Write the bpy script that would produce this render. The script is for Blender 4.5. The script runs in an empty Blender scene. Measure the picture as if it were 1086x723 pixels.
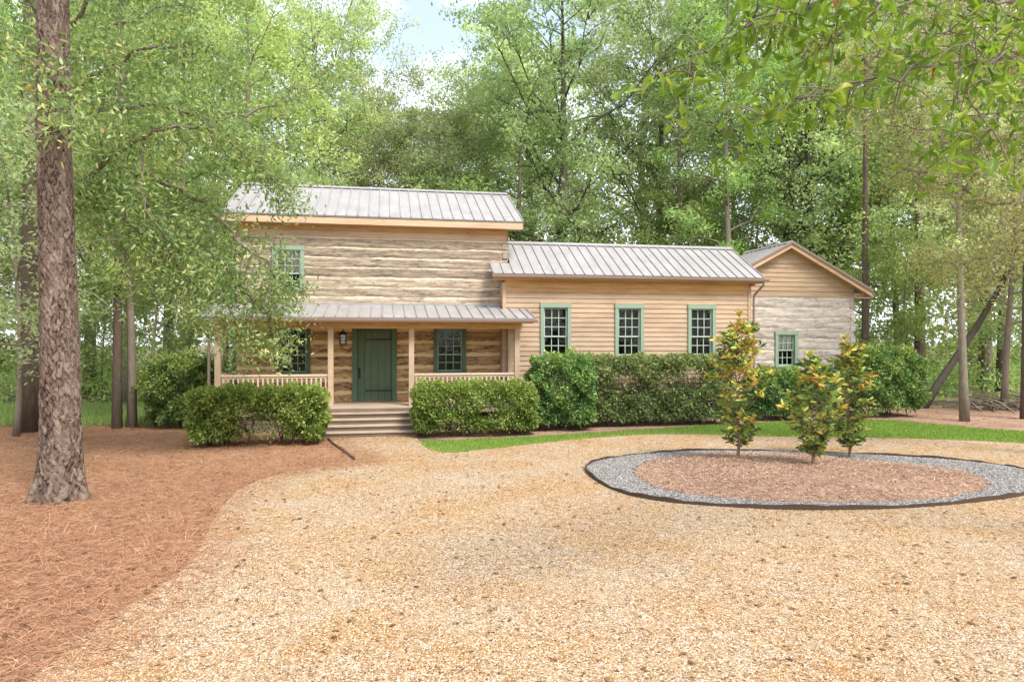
import bpy, math, random
import numpy as np
from mathutils import Vector, Matrix
from mathutils.geometry import tessellate_polygon
PI = math.pi
scene = bpy.context.scene
COL = scene.collection
F = 724.0; CAMH = 2.4
ANG = math.atan(133 / 724)          # how far the house is turned from the camera axis
CA, SA = math.cos(ANG), math.sin(ANG)

def at(px, py, Y):                   # a point of the place, given where it is seen and how far off it stands
    return Vector(((px - 543) / F * Y, Y, CAMH + (361.5 - py) / F * Y))
def gp(px, py):                      # a point on the ground
    Y = F * CAMH / (py - 361.5)
    return ((px - 543) / F * Y, Y)
def hw(u, w, z=0):                   # house axes (along the front, into depth) to world
    return Vector((u * CA - w * SA, u * SA + w * CA, z))

# ------------------------------------------------------------------ tagging
def tag(o, label=None, cat=None, group=None, kind=None):
    if label: o['label'] = label
    if cat: o['category'] = cat
    if group: o['group'] = group
    if kind: o['kind'] = kind
    return o
def empty(name, loc=(0, 0, 0), rz=0):
    o = bpy.data.objects.new(name, None); COL.objects.link(o)
    o.location = loc; o.rotation_euler = (0, 0, rz); o.empty_display_size = .3
    return o
def copy_tree(o, parent=None):
    c = o.copy(); COL.objects.link(c)
    if parent is not None: c.parent = parent
    for ch in list(o.children):
        copy_tree(ch, c)
    return c

# ------------------------------------------------------------------ mesh builder
class MB:
    def __init__(s): s.v = []; s.f = []; s.m = []; s.t = []; s.cur = 0; s.tv = .5
    def face(s, pts, mi=None, t=None):
        b = len(s.v); s.v.extend([tuple(p) for p in pts]); s.f.append(tuple(range(b, b + len(pts))))
        s.m.append(s.cur if mi is None else mi); s.t.append(s.tv if t is None else t)
    def grid(s, rows, closed=False, mi=None, t=None):
        b = len(s.v); n = len(rows[0])
        for r in rows: s.v.extend([tuple(p) for p in r])
        for i in range(len(rows) - 1):
            for j in range(n if closed else n - 1):
                k = (j + 1) % n
                s.f.append((b + i * n + j, b + i * n + k, b + (i + 1) * n + k, b + (i + 1) * n + j))
                s.m.append(s.cur if mi is None else mi); s.t.append(s.tv if t is None else t)
        return b
    def hexa(s, p, mi=None, t=None):     # 8 corners: bottom 0-3 ccw, top 4-7
        b = len(s.v); s.v.extend([tuple(q) for q in p])
        for q in ((3, 2, 1, 0), (4, 5, 6, 7), (0, 1, 5, 4), (1, 2, 6, 5), (2, 3, 7, 6), (3, 0, 4, 7)):
            s.f.append(tuple(b + k for k in q)); s.m.append(s.cur if mi is None else mi); s.t.append(s.tv if t is None else t)
    def box(s, x0, x1, y0, y1, z0, z1, mi=None, t=None):
        s.hexa([(x0, y0, z0), (x1, y0, z0), (x1, y1, z0), (x0, y1, z0), (x0, y0, z1), (x1, y0, z1), (x1, y1, z1), (x0, y1, z1)], mi, t)
    def tube(s, pts, rad, n=6, mi=None, t=None, cap=True):
        pts = [Vector(p) for p in pts]
        if not hasattr(rad, '__len__'): rad = [rad] * len(pts)
        rows = []; up = None
        for i, p in enumerate(pts):
            d = (pts[min(i + 1, len(pts) - 1)] - pts[max(i - 1, 0)]).normalized()
            if up is None:
                up = Vector((1, 0, 0)) if abs(d.x) < .8 else Vector((0, 1, 0))
            a = (up - d * up.dot(d)).normalized(); up = a; b = d.cross(a)
            rows.append([p + (a * math.cos(2 * PI * k / n) + b * math.sin(2 * PI * k / n)) * rad[i] for k in range(n)])
        b0 = s.grid(rows, True, mi, t)
        if cap:
            for base, rev in ((b0, True), (b0 + (len(rows) - 1) * n, False)):
                q = tuple(range(base, base + n)); s.f.append(q[::-1] if rev else q)
                s.m.append(s.cur if mi is None else mi); s.t.append(s.tv if t is None else t)
    def build(s, name, mats, parent=None, smooth=False, loc=None):
        me = bpy.data.meshes.new(name); me.from_pydata(s.v, [], s.f)
        if not isinstance(mats, (list, tuple)): mats = [mats]
        for m in mats: me.materials.append(m)
        me.polygons.foreach_set('material_index', s.m)
        a = me.attributes.new('tint', 'FLOAT', 'FACE'); a.data.foreach_set('value', s.t)
        if smooth: me.polygons.foreach_set('use_smooth', [True] * len(s.f))
        me.update()
        o = bpy.data.objects.new(name, me); COL.objects.link(o)
        if parent is not None: o.parent = parent
        if loc is not None: o.location = loc
        return o

LEAF = {
 'tri': np.array([(0, -.1, 0), (0, .1, 0), (1, 0, 0)]),
 'quad': np.array([(0, 0, 0), (.5, -.5, .06), (1, 0, -.05), (.5, .5, .06)]),
 'hexa': np.array([(0, 0, 0), (.3, -.42, .05), (.7, -.4, .02), (1, 0, -.1), (.7, .4, .02), (.3, .42, .05)]),
 'oak': np.array([(0, 0, 0), (.30, 0, -.03), (.60, 0, -.03), (.85, 0, -.10), (1, 0, -.20),
                  (.12, -.07, .01), (.32, -.17, .05), (.5, -.24, .08), (.66, -.44, .10), (.82, -.50, .03), (.94, -.30, -.08),
                  (.12, .07, .01), (.32, .17, .05), (.5, .24, .08), (.66, .44, .10), (.82, .50, .03), (.94, .30, -.08)]),
 'needle': np.array([(0, -.5, 0), (1, -.3, 0), (1, .3, 0), (0, .5, 0)]),
}
LEAFF = {'oak': [[0, 5, 6, 1], [1, 6, 7, 2], [2, 7, 8, 9, 3], [3, 9, 10, 4], [0, 1, 12, 11], [1, 2, 13, 12], [2, 3, 15, 14, 13], [3, 4, 16, 15]]}
def leaves(name, P, L, ratio, mat, seed=0, shape='quad', up=.45, D=None, tint=None, droop=0., parent=None, dspread=1., Nrm=None, lv=.3):
    rg = np.random.default_rng(seed); P = np.asarray(P, float); n = len(P)
    d = rg.normal(size=(n, 3))
    if D is not None: d = d * dspread + np.asarray(D) * 1.6
    d[:, 2] -= droop; d /= np.linalg.norm(d, axis=1)[:, None] + 1e-9
    nr = rg.normal(size=(n, 3)) * (1 - up); nr[:, 2] += up * 1.4
    if Nrm is not None: nr += Nrm
    nr -= d * (nr * d).sum(1)[:, None]; nr /= np.linalg.norm(nr, axis=1)[:, None] + 1e-9
    sd = np.cross(nr, d)
    ls = L * (1 + rg.uniform(-lv, lv, n))
    T = LEAF[shape]; k = len(T)
    V = P[:, None, :] + ls[:, None, None] * (T[None, :, 0:1] * d[:, None, :] + ratio * T[None, :, 1:2] * sd[:, None, :] + T[None, :, 2:3] * nr[:, None, :])
    me = bpy.data.meshes.new(name)
    me.vertices.add(n * k); me.vertices.foreach_set('co', V.reshape(-1).astype(np.float32))
    fc = LEAFF.get(shape, [list(range(k))]); cat_ = np.array([q for f in fc for q in f]); ln_ = np.array([len(f) for f in fc]); st_ = np.r_[0, np.cumsum(ln_)[:-1]]
    tot = len(cat_); nf = len(fc)
    me.loops.add(n * tot); me.loops.foreach_set('vertex_index', (cat_[None] + (np.arange(n) * k)[:, None]).reshape(-1).astype(np.int32))
    me.polygons.add(n * nf); me.polygons.foreach_set('loop_start', (st_[None] + (np.arange(n) * tot)[:, None]).reshape(-1).astype(np.int32))
    me.polygons.foreach_set('loop_total', np.tile(ln_, n).astype(np.int32))
    if tint is None: tint = rg.uniform(0, 1, n)
    a = me.attributes.new('tint', 'FLOAT', 'FACE'); a.data.foreach_set('value', np.repeat(np.clip(tint, 0, 1), nf).astype(np.float32))
    me.materials.append(mat); me.update(calc_edges=True); me.validate()
    o = bpy.data.objects.new(name, me); COL.objects.link(o)
    if parent is not None: o.parent = parent
    return o

# ------------------------------------------------------------------ materials
def newmat(name):
    m = bpy.data.materials.new(name); m.use_nodes = True; nt = m.node_tree; nt.nodes.clear()
    out = nt.nodes.new('ShaderNodeOutputMaterial'); return m, nt, out
def nd(nt, typ, **kw):
    n = nt.nodes.new(typ)
    for k, v in kw.items():
        if k.startswith('_'): setattr(n, k[1:], v)
        else:
            key = k.replace('__', ' ')
            n.inputs[key].default_value = v
    return n
def ramp(nt, fac, stops, interp='LINEAR'):
    r = nt.nodes.new('ShaderNodeValToRGB'); r.color_ramp.interpolation = interp
    e = r.color_ramp.elements
    while len(e) < len(stops): e.new(.5)
    for i, (p, c) in enumerate(stops):
        e[i].position = p; e[i].color = (c[0], c[1], c[2], 1)
    nt.links.new(fac, r.inputs[0]); return r.outputs[0]
def mix(nt, a, b, fac, mode='MIX'):
    m = nt.nodes.new('ShaderNodeMix'); m.data_type = 'RGBA'; m.blend_type = mode
    for s, v in ((m.inputs[0], fac), (m.inputs[6], a), (m.inputs[7], b)):
        if isinstance(v, bpy.types.NodeSocket): nt.links.new(v, s)
        elif isinstance(v, (tuple, list)): s.default_value = (v[0], v[1], v[2], 1)
        else: s.default_value = v
    return m.outputs[2]
def coords(nt, scale=(1, 1, 1), kind='Object', rot=(0, 0, 0)):
    tc = nt.nodes.new('ShaderNodeTexCoord'); mp = nt.nodes.new('ShaderNodeMapping')
    mp.inputs['Scale'].default_value = scale; mp.inputs['Rotation'].default_value = rot
    nt.links.new(tc.outputs[kind], mp.inputs[0]); return mp.outputs[0]
def noise(nt, vec, scale, detail=4, rough=.6, dist=0):
    n = nd(nt, 'ShaderNodeTexNoise', Scale=scale, Detail=detail, Roughness=rough, Distortion=dist)
    nt.links.new(vec, n.inputs['Vector']); return n.outputs['Fac']
def vor(nt, vec, scale, feat='F1', out='Distance', rnd=1):
    n = nd(nt, 'ShaderNodeTexVoronoi', _feature=feat, Scale=scale)
    n.inputs['Randomness'].default_value = rnd
    nt.links.new(vec, n.inputs['Vector']); return n.outputs[out]
def attr(nt, name='tint'):
    n = nd(nt, 'ShaderNodeAttribute', _attribute_name=name); return n.outputs['Fac']
def bump(nt, h, strength, dist):
    b = nd(nt, 'ShaderNodeBump', Strength=strength, Distance=dist); nt.links.new(h, b.inputs['Height']); return b.outputs[0]
def finish(nt, out, col, rough=.7, nrm=None, spec=.3, metal=0):
    p = nd(nt, 'ShaderNodeBsdfPrincipled', Roughness=rough, Metallic=metal)
    p.inputs['Specular IOR Level'].default_value = spec
    if isinstance(col, (tuple, list)): p.inputs['Base Color'].default_value = (*col, 1)
    else: nt.links.new(col, p.inputs['Base Color'])
    if nrm is not None: nt.links.new(nrm, p.inputs['Normal'])
    nt.links.new(p.outputs[0], out.inputs[0]); return p

def plain(name, col, rough=.6, spec=.3, metal=0, var=.12, sc=6):
    m, nt, out = newmat(name)
    v = coords(nt); n = noise(nt, v, sc, 5)
    c = mix(nt, tuple(x * (1 - var) for x in col), tuple(min(1, x * (1 + var)) for x in col), n)
    finish(nt, out, c, rough, bump(nt, noise(nt, v, 60, 3), .15, .002), spec, metal); return m

def leafmat(name, stops, trans=.5, rough=.55, varamt=.25, spec=.35):
    m, nt, out = newmat(name)
    c = ramp(nt, attr(nt), stops)
    oi = nt.nodes.new('ShaderNodeObjectInfo')
    hs = nd(nt, 'ShaderNodeHueSaturation'); nt.links.new(c, hs.inputs['Color'])
    mr = nd(nt, 'ShaderNodeMapRange'); nt.links.new(oi.outputs['Random'], mr.inputs[0])
    mr.inputs[3].default_value = 1 - varamt; mr.inputs[4].default_value = 1 + varamt; nt.links.new(mr.outputs[0], hs.inputs['Value'])
    mh = nd(nt, 'ShaderNodeMapRange'); 
    fr = nd(nt, 'ShaderNodeMath', _operation='FRACT'); ml = nd(nt, 'ShaderNodeMath', _operation='MULTIPLY'); ml.inputs[1].default_value = 7.31
    nt.links.new(oi.outputs['Random'], ml.inputs[0]); nt.links.new(ml.outputs[0], fr.inputs[0]); nt.links.new(fr.outputs[0], mh.inputs[0])
    mh.inputs[3].default_value = .5 - .03 * (varamt > 0); mh.inputs[4].default_value = .5 + .025 * (varamt > 0); nt.links.new(mh.outputs[0], hs.inputs['Hue'])
    col = hs.outputs[0]
    p = nd(nt, 'ShaderNodeBsdfPrincipled', Roughness=rough); p.inputs['Specular IOR Level'].default_value = spec
    nt.links.new(col, p.inputs['Base Color'])
    t = nt.nodes.new('ShaderNodeBsdfTranslucent')
    tc = mix(nt, col, (1.1, 1.2, .72), 1.0, 'MULTIPLY'); nt.links.new(tc, t.inputs[0])
    ms = nt.nodes.new('ShaderNodeMixShader'); ms.inputs[0].default_value = trans
    nt.links.new(p.outputs[0], ms.inputs[1]); nt.links.new(t.outputs[0], ms.inputs[2]); nt.links.new(ms.outputs[0], out.inputs[0])
    return m

def g(r, gg, b): return (r, gg, b)
M = {}
M['leaf_mid'] = leafmat('leaf_mid', [(0, g(0.230, 0.307, 0.133)), (.5, g(0.449, 0.558, 0.250)), (1, g(0.814, 0.863, 0.404))])
M['leaf_dark'] = leafmat('leaf_dark', [(0, g(0.225, 0.325, 0.165)), (.5, g(0.458, 0.579, 0.297)), (1, g(0.831, 0.894, 0.455))])
M['leaf_light'] = leafmat('leaf_light', [(0, g(0.210, 0.300, 0.111)), (.5, g(0.388, 0.504, 0.190)), (1, g(0.648, 0.715, 0.315))])
M['leaf_grey'] = leafmat('leaf_grey', [(0, g(0.236, 0.296, 0.163)), (.5, g(0.444, 0.498, 0.282)), (1, g(0.742, 0.765, 0.484))])
M['leaf_olive'] = leafmat('leaf_olive', [(0, g(0.226, 0.249, 0.112)), (.5, g(0.430, 0.449, 0.199)), (1, g(0.681, 0.654, 0.337))])
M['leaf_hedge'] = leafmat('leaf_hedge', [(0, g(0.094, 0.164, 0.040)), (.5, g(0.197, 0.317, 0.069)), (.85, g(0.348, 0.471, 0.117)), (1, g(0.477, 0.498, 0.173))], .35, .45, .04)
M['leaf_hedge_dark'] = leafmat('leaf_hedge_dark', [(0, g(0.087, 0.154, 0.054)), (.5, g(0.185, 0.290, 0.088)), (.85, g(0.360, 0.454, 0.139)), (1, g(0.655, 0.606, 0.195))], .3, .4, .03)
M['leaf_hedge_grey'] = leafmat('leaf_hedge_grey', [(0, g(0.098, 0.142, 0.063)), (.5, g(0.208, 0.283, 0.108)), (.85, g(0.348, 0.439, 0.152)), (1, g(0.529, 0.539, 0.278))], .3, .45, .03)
M['leaf_near'] = leafmat('leaf_near', [(0, g(0.159, 0.222, 0.088)), (.4, g(0.305, 0.382, 0.156)), (.7, g(0.539, 0.579, 0.232)), (.92, g(0.833, 0.735, 0.344)), (1, g(0.765, 0.385, 0.196))], .45, .4, .02)
M['leaf_over'] = leafmat('leaf_over', [(0, g(0.113, 0.196, 0.030)), (.5, g(0.223, 0.344, 0.040)), (.9, g(0.405, 0.483, 0.073)), (.955, g(0.437, 0.383, 0.070)), (.965, g(0.333, 0.097, 0.035)), (1, g(0.356, 0.085, 0.035))], .5, .4, .0)
M['leaf_magnolia'] = leafmat('leaf_magnolia', [(0, g(0.058, 0.116, 0.052)), (.3, g(0.116, 0.197, 0.069)), (.5, g(0.300, 0.393, 0.081)), (.68, g(0.578, 0.554, 0.116)), (.82, g(0.578, 0.300, 0.069)), (1, g(0.323, 0.139, 0.052))], .22, .55, .0, .2)
M['grass'] = leafmat('grass_blade', [(0, g(0.116, 0.208, 0.040)), (.5, g(0.200, 0.322, 0.062)), (1, g(0.330, 0.422, 0.108))], .4, .5, .0)
M['straw'] = leafmat('straw_needle', [(0, g(0.113, 0.052, 0.030)), (.25, g(0.291, 0.131, 0.070)), (.55, g(0.517, 0.249, 0.136)), (.85, g(0.657, 0.361, 0.206)), (1, g(0.782, 0.525, 0.338))], .1, .6, .0, .2)
M['litter'] = leafmat('dry_leaf', [(0, g(.10, .05, .025)), (.5, g(.26, .12, .05)), (1, g(.45, .26, .12))], .15, .6, .0, .2)

def barkmat(name, c0, c1, c2, sc=7, bs=.5):
    m, nt, out = newmat(name); v = coords(nt, (1, 1, .28))
    e = vor(nt, v, sc, 'DISTANCE_TO_EDGE'); n = noise(nt, v, 14, 6, .7); n2 = noise(nt, coords(nt), 1.3, 3)
    c = ramp(nt, n, [(.25, c0), (.5, c1), (.78, c2)]); c = mix(nt, c, tuple(x * .8 for x in c1), n2)
    a = nd(nt, 'ShaderNodeMath', _operation='ADD'); nt.links.new(e, a.inputs[0]); nt.links.new(n, a.inputs[1])
    finish(nt, out, c, .9, bump(nt, a.outputs[0], bs, .03), .1); return m
M['bark'] = barkmat('bark_grey', (.13, .105, .08), (.25, .21, .165), (.38, .34, .28))
M['bark_dark'] = barkmat('bark_dark', (.06, .05, .04), (.12, .10, .08), (.22, .19, .15))
M['bark_brown'] = barkmat('bark_brown', (.13, .08, .06), (.27, .18, .13), (.40, .30, .23), 4)
M['bark_pine'] = barkmat('bark_pine', (.06, .045, .036), (.15, .115, .09), (.27, .22, .18), 5)
def pinebark():
    m, nt, out = newmat('pine_bark'); v = coords(nt, (1, 1, .5))
    t = attr(nt); n = noise(nt, v, 22, 8, .75)
    c = ramp(nt, t, [(0, (.025, .018, .015)), (.12, (.06, .042, .034)), (.3, (.135, .095, .075)), (.6, (.21, .155, .122)), (1, (.31, .245, .20))])
    c = mix(nt, c, ramp(nt, n, [(.3, (.45, .42, .40)), (.6, (1.0, 1.0, 1.0))]), .75, 'MULTIPLY')
    finish(nt, out, c, .9, bump(nt, n, .6, .015), .1); return m
M['pine_bark'] = pinebark()

def woodmat(name, c0, c1, c2, vert=False, knots=.0, rough=.75, tv=.25, bs=.3, grain=1.):
    m, nt, out = newmat(name)
    s = (26 * grain, 26, 1.3) if vert else (1.3, 26, 26 * grain)
    v = coords(nt, s); n = noise(nt, v, 1.0, 6, .65, .6)
    c = ramp(nt, n, [(.28, c0), (.5, c1), (.74, c2)])
    big = noise(nt, coords(nt, (.5, 1, 1.4)), 1.1, 6, .68); c = mix(nt, c, ramp(nt, big, [(.34, (.80, .77, .74)), (.56, (1.03, 1.02, 1.0))]), .8, 'MULTIPLY')
    t = attr(nt)
    tr = ramp(nt, t, [(0, (1 - tv,) * 3), (1, (1 + tv * .6,) * 3)])
    c = mix(nt, c, tr, 1.0, 'MULTIPLY')
    if knots:
        k = vor(nt, coords(nt, (2.2, 5, 6)), 1.0); kr = ramp(nt, k, [(0.05, (.3, .22, .17)), (.12, (1, 1, 1))])
        c = mix(nt, c, kr, knots, 'MULTIPLY')
    finish(nt, out, c, rough, bump(nt, n, bs, .006), .2); return m
M['clap'] = woodmat('clapboard_wood', (.40, .28, .185), (.50, .365, .255), (.56, .43, .31), knots=.35, tv=.10, bs=.12)
M['clap_side'] = woodmat('gable_clapboard_wood', (.38, .265, .17), (.49, .35, .235), (.54, .415, .29), knots=.4, tv=.14, bs=.12)
M['frieze'] = woodmat('fresh_cypress', (.42, .24, .10), (.58, .35, .16), (.66, .44, .23), knots=.8, tv=.12, bs=.12)
M['post'] = woodmat('post_wood', (.44, .31, .205), (.52, .39, .27), (.57, .45, .33), vert=True, tv=.08, bs=.1)
M['fascia'] = woodmat('fascia_wood', (.48, .32, .20), (.62, .43, .29), (.68, .51, .37), tv=.1, knots=.4, bs=.1)
M['rail'] = woodmat('rail_wood', (.56, .42, .30), (.66, .52, .39), (.72, .59, .46), tv=.1, bs=.1)
M['step'] = woodmat('step_wood', (.14, .10, .085), (.20, .15, .125), (.28, .22, .185), tv=.15)
M['tread'] = woodmat('tread_wood', (.36, .28, .21), (.46, .37, .28), (.53, .44, .35), tv=.12)
def logmat(name, cols, streak, tv=.3):
    m, nt, out = newmat(name)
    v = coords(nt, (1.1, 14, 15)); n = noise(nt, v, 1.0, 8, .72, 1.2)
    c = ramp(nt, n, cols)
    n2 = noise(nt, coords(nt, (2.0, 6, 7)), 1.3, 5, .7, .8)
    c = mix(nt, c, streak, ramp(nt, n2, [(.50, (0, 0, 0)), (.60, (.85, .85, .85))]))
    cr = noise(nt, coords(nt, (.9, 30, 34)), 1.0, 3, .6, 2.0)
    c = mix(nt, c, (.05, .035, .025), ramp(nt, cr, [(.61, (0, 0, 0)), (.67, (.85, .85, .85))]))
    t = attr(nt); c = mix(nt, c, ramp(nt, t, [(0, (1 - tv,) * 3), (1, (1 + tv * .5,) * 3)]), 1.0, 'MULTIPLY')
    k = vor(nt, coords(nt, (1.6, 5, 6)), 1.0); c = mix(nt, c, ramp(nt, k, [(.04, (.25, .18, .14)), (.09, (1, 1, 1))]), .8, 'MULTIPLY')
    finish(nt, out, c, .85, bump(nt, n, .6, .02), .15); return m
M['log'] = logmat('weathered_log', [(.2, (.17, .125, .088)), (.42, (.37, .29, .205)), (.55, (.49, .395, .295)), (.75, (.60, .505, .40))], (.24, .19, .15))
M['log_porch'] = logmat('sheltered_log', [(.2, (.16, .09, .045)), (.42, (.42, .26, .13)), (.55, (.58, .385, .20)), (.75, (.70, .52, .31))], (.10, .055, .03))
M['log_grey'] = logmat('whitened_log', [(.2, (.32, .26, .21)), (.42, (.50, .435, .375)), (.55, (.58, .52, .465)), (.75, (.66, .61, .56))], (.36, .30, .26), .15)
M['chink'] = plain('lime_chinking', (.76, .66, .51), .9, .1, var=.12, sc=3)
M['chink_porch'] = plain('sheltered_chinking', (.74, .56, .33), .9, .1, var=.12, sc=3)
def roofmat():
    m, nt, out = newmat('galvanised_metal'); v = coords(nt)
    n = noise(nt, coords(nt, (1, .5, 1)), 2.2, 6, .6); n2 = vor(nt, coords(nt, (1, 1, 1)), 45, out='Color')
    c = ramp(nt, n, [(.3, (.33, .315, .305)), (.7, (.41, .395, .385))]); c = mix(nt, c, ramp(nt, noise(nt, coords(nt, (9, .8, .8)), 1.5, 4), [(.45, (1, 1, 1)), (.75, (.80, .77, .74))]), .6, 'MULTIPLY')
    finish(nt, out, c, .5, None, .3, .15); return m
M['metal_roof'] = roofmat()
M['gutter'] = plain('brown_gutter', (.27, .185, .15), .45, .4, var=.08)
M['green'] = woodmat('green_paint', (.085, .14, .085), (.10, .158, .10), (.115, .175, .112), vert=True, tv=.06, rough=.5, bs=.08)
M['green_trim'] = plain('light_green_trim', (.27, .355, .265), .5, .4, var=.06)
M['green_sash'] = plain('pale_green_sash', (.42, .50, .41), .5, .4, var=.05)
M['iron'] = plain('black_iron', (.018, .017, .016), .5, .5, var=.2)
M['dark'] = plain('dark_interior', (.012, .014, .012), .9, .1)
M['curtain'] = plain('white_blind', (.80, .78, .74), .8, .1)
M['pier'] = plain('grey_block', (.22, .20, .18), .9, .1, var=.25)
M['edging'] = plain('rusty_edging', (.075, .05, .036), .7, .3, var=.3)
M['backwood'] = plain('backing_board', (.30, .20, .13), .8, .1)
def glassmat():
    m, nt, out = newmat('window_glass')
    n = noise(nt, coords(nt), 3.0, 2)
    gl = nd(nt, 'ShaderNodeBsdfGlossy', Roughness=.03); gl.inputs[0].default_value = (.62, .68, .65, 1); nt.links.new(bump(nt, n, .25, .02), gl.inputs['Normal'])
    tr = nd(nt, 'ShaderNodeBsdfTransparent'); tr.inputs[0].default_value = (.93, .96, .94, 1)
    ms = nt.nodes.new('ShaderNodeMixShader'); fr = nd(nt, 'ShaderNodeFresnel', IOR=1.6)
    ad = nd(nt, 'ShaderNodeMath', _operation='ADD'); ad.inputs[1].default_value = .01; nt.links.new(fr.outputs[0], ad.inputs[0])
    nt.links.new(ad.outputs[0], ms.inputs[0]); nt.links.new(tr.outputs[0], ms.inputs[1]); nt.links.new(gl.outputs[0], ms.inputs[2])
    nt.links.new(ms.outputs[0], out.inputs[0]); return m
M['glass'] = glassmat()

# --- grounds
def gravelmat(name, stones, stain, pale, scale=76):
    m, nt, out = newmat(name); v = coords(nt)
    vc = nd(nt, 'ShaderNodeTexVoronoi', Scale=scale); nt.links.new(v, vc.inputs['Vector'])
    sep = nt.nodes.new('ShaderNodeSeparateColor'); nt.links.new(vc.outputs['Color'], sep.inputs[0])
    c = ramp(nt, sep.outputs[0], stones, 'CONSTANT')
    v2 = nd(nt, 'ShaderNodeTexVoronoi', Scale=scale * .42); nt.links.new(v, v2.inputs['Vector'])
    sep2 = nt.nodes.new('ShaderNodeSeparateColor'); nt.links.new(v2.outputs['Color'], sep2.inputs[0])
    c = mix(nt, c, ramp(nt, sep2.outputs[1], stones, 'CONSTANT'), ramp(nt, sep2.outputs[2], [(.0, (0, 0, 0)), (.72, (1, 1, 1))], 'CONSTANT'))
    n1 = noise(nt, coords(nt, (1, 1.3, 1)), .55, 8, .68, .4)
    c = mix(nt, c, stain, ramp(nt, n1, [(.42, (0, 0, 0)), (.66, (.85, .85, .85))]), 'MULTIPLY')
    n2 = noise(nt, coords(nt, (1, 1, 1), rot=(0, 0, 1)), .8, 7, .7)
    c = mix(nt, c, pale, ramp(nt, n2, [(.50, (0, 0, 0)), (.75, (.6, .6, .6))]))
    # fine dark gaps between stones
    de = vor(nt, v, scale, 'DISTANCE_TO_EDGE')
    n4 = noise(nt, v, 9, 6, .8)
    c = mix(nt, c, ramp(nt, n4, [(.38, (.62, .52, .42)), (.52, (1, 1, 1))]), .7, 'MULTIPLY')
    finish(nt, out, c, .9, bump(nt, de, 1.0, .02), .15); return m
ST = [(0, (0.163, 0.100, 0.062)), (.09, (0.575, 0.425, 0.263)), (.30, (0.475, 0.294, 0.144)), (.46, (0.675, 0.550, 0.400)), (.64, (0.413, 0.237, 0.100)), (.78, (0.775, 0.700, 0.587)), (.88, (0.450, 0.338, 0.237))]
M['gravel'] = gravelmat('tan_pea_gravel', ST, (.96, .76, .47), (.60, .51, .39))
M['gravel_grey'] = gravelmat('grey_gravel', [(0, (.07, .07, .07)), (.12, (.17, .17, .17)), (.4, (.29, .27, .25)), (.65, (.15, .14, .13)), (.8, (.42, .39, .36))], (.85, .85, .82), (.31, .285, .26), 50)
def strawmat(name, stops, sc=1.):
    m, nt, out = newmat(name)
    acc = None
    for k, r in enumerate((.2, 1.3, 2.3)):
        n = noise(nt, coords(nt, (9 * sc, 90 * sc, 1), rot=(0, 0, r)), 1.0, 5, .7, .8)
        if acc is None: acc = n
        else:
            mx = nd(nt, 'ShaderNodeMath', _operation='MAXIMUM'); nt.links.new(acc, mx.inputs[0]); nt.links.new(n, mx.inputs[1]); acc = mx.outputs[0]
    c = ramp(nt, acc, stops)
    big = noise(nt, coords(nt), .45, 6, .65); c = mix(nt, c, ramp(nt, big, [(.35, (.78, .74, .70)), (.65, (1.15, 1.12, 1.08))]), 1., 'MULTIPLY')
    mid = noise(nt, coords(nt), 6, 6, .75); c = mix(nt, c, ramp(nt, mid, [(.33, (.55, .48, .42)), (.5, (1, 1, 1))]), .7, 'MULTIPLY')
    finish(nt, out, c, .95, bump(nt, acc, .8, .02), .1); return m
M['strawbed'] = strawmat('pine_straw_bed', [(.42, (.18, .105, .065)), (.55, (.36, .22, .135)), (.66, (.48, .31, .20)), (.8, (.60, .44, .32))])
M['mulch'] = strawmat('bark_mulch', [(.42, (.17, .105, .075)), (.55, (.36, .235, .17)), (.68, (.52, .36, .27)), (.8, (.64, .48, .38))], .7)
def grassbase(name, a, b, c_):
    m, nt, out = newmat(name); n = noise(nt, coords(nt), 14, 8, .75); n2 = noise(nt, coords(nt), .8, 5)
    c = mix(nt, ramp(nt, n, [(.3, a), (.7, b)]), c_, ramp(nt, n2, [(.45, (0, 0, 0)), (.75, (.5, .5, .5))]))
    finish(nt, out, c, .9, bump(nt, n, .6, .03), .1); return m
M['turf'] = grassbase('turf', (.14, .21, .03), (.24, .33, .05), (.30, .36, .08))
M['woodfloor'] = grassbase('forest_floor', (.10, .085, .045), (.26, .20, .12), (.13, .19, .05))

# ------------------------------------------------------------------ ground sheets
def smooth_poly(pts, closed=True, sub=10, jit=.0, seed=0):
    rg = random.Random(seed); n = len(pts); out = []
    rng = range(n) if closed else range(n - 1)
    for i in rng:
        p = [Vector((*(pts[(i + k) % n] if closed else pts[min(max(i + k, 0), n - 1)]), 0)) for k in (-1, 0, 1, 2)]
        for s in range(sub):
            t = s / sub
            q = .5 * ((2 * p[1]) + (-p[0] + p[2]) * t + (2 * p[0] - 5 * p[1] + 4 * p[2] - p[3]) * t * t + (-p[0] + 3 * p[1] - 3 * p[2] + p[3]) * t ** 3)
            out.append((q.x + rg.uniform(-jit, jit), q.y + rg.uniform(-jit, jit)))
    if not closed: out.append(tuple(pts[-1]))
    return out
def sheet(name, poly, z, mat):
    q = [poly[0]]
    for p_ in poly[1:]:
        if math.hypot(p_[0] - q[-1][0], p_[1] - q[-1][1]) > .05: q.append(p_)
    poly = q
    tri = tessellate_polygon([[Vector((x, y, 0)) for x, y in poly]])
    m = MB(); m.v = [(x, y, z) for x, y in poly]
    for a, b, c in tri:
        p, q, r = (Vector((*poly[k], 0)) for k in (a, b, c))
        f = (a, b, c) if (q - p).cross(r - p).z > 0 else (a, c, b)
        m.f.append(f); m.m.append(0); m.t.append(.5)
    return m.build(name, mat)
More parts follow.
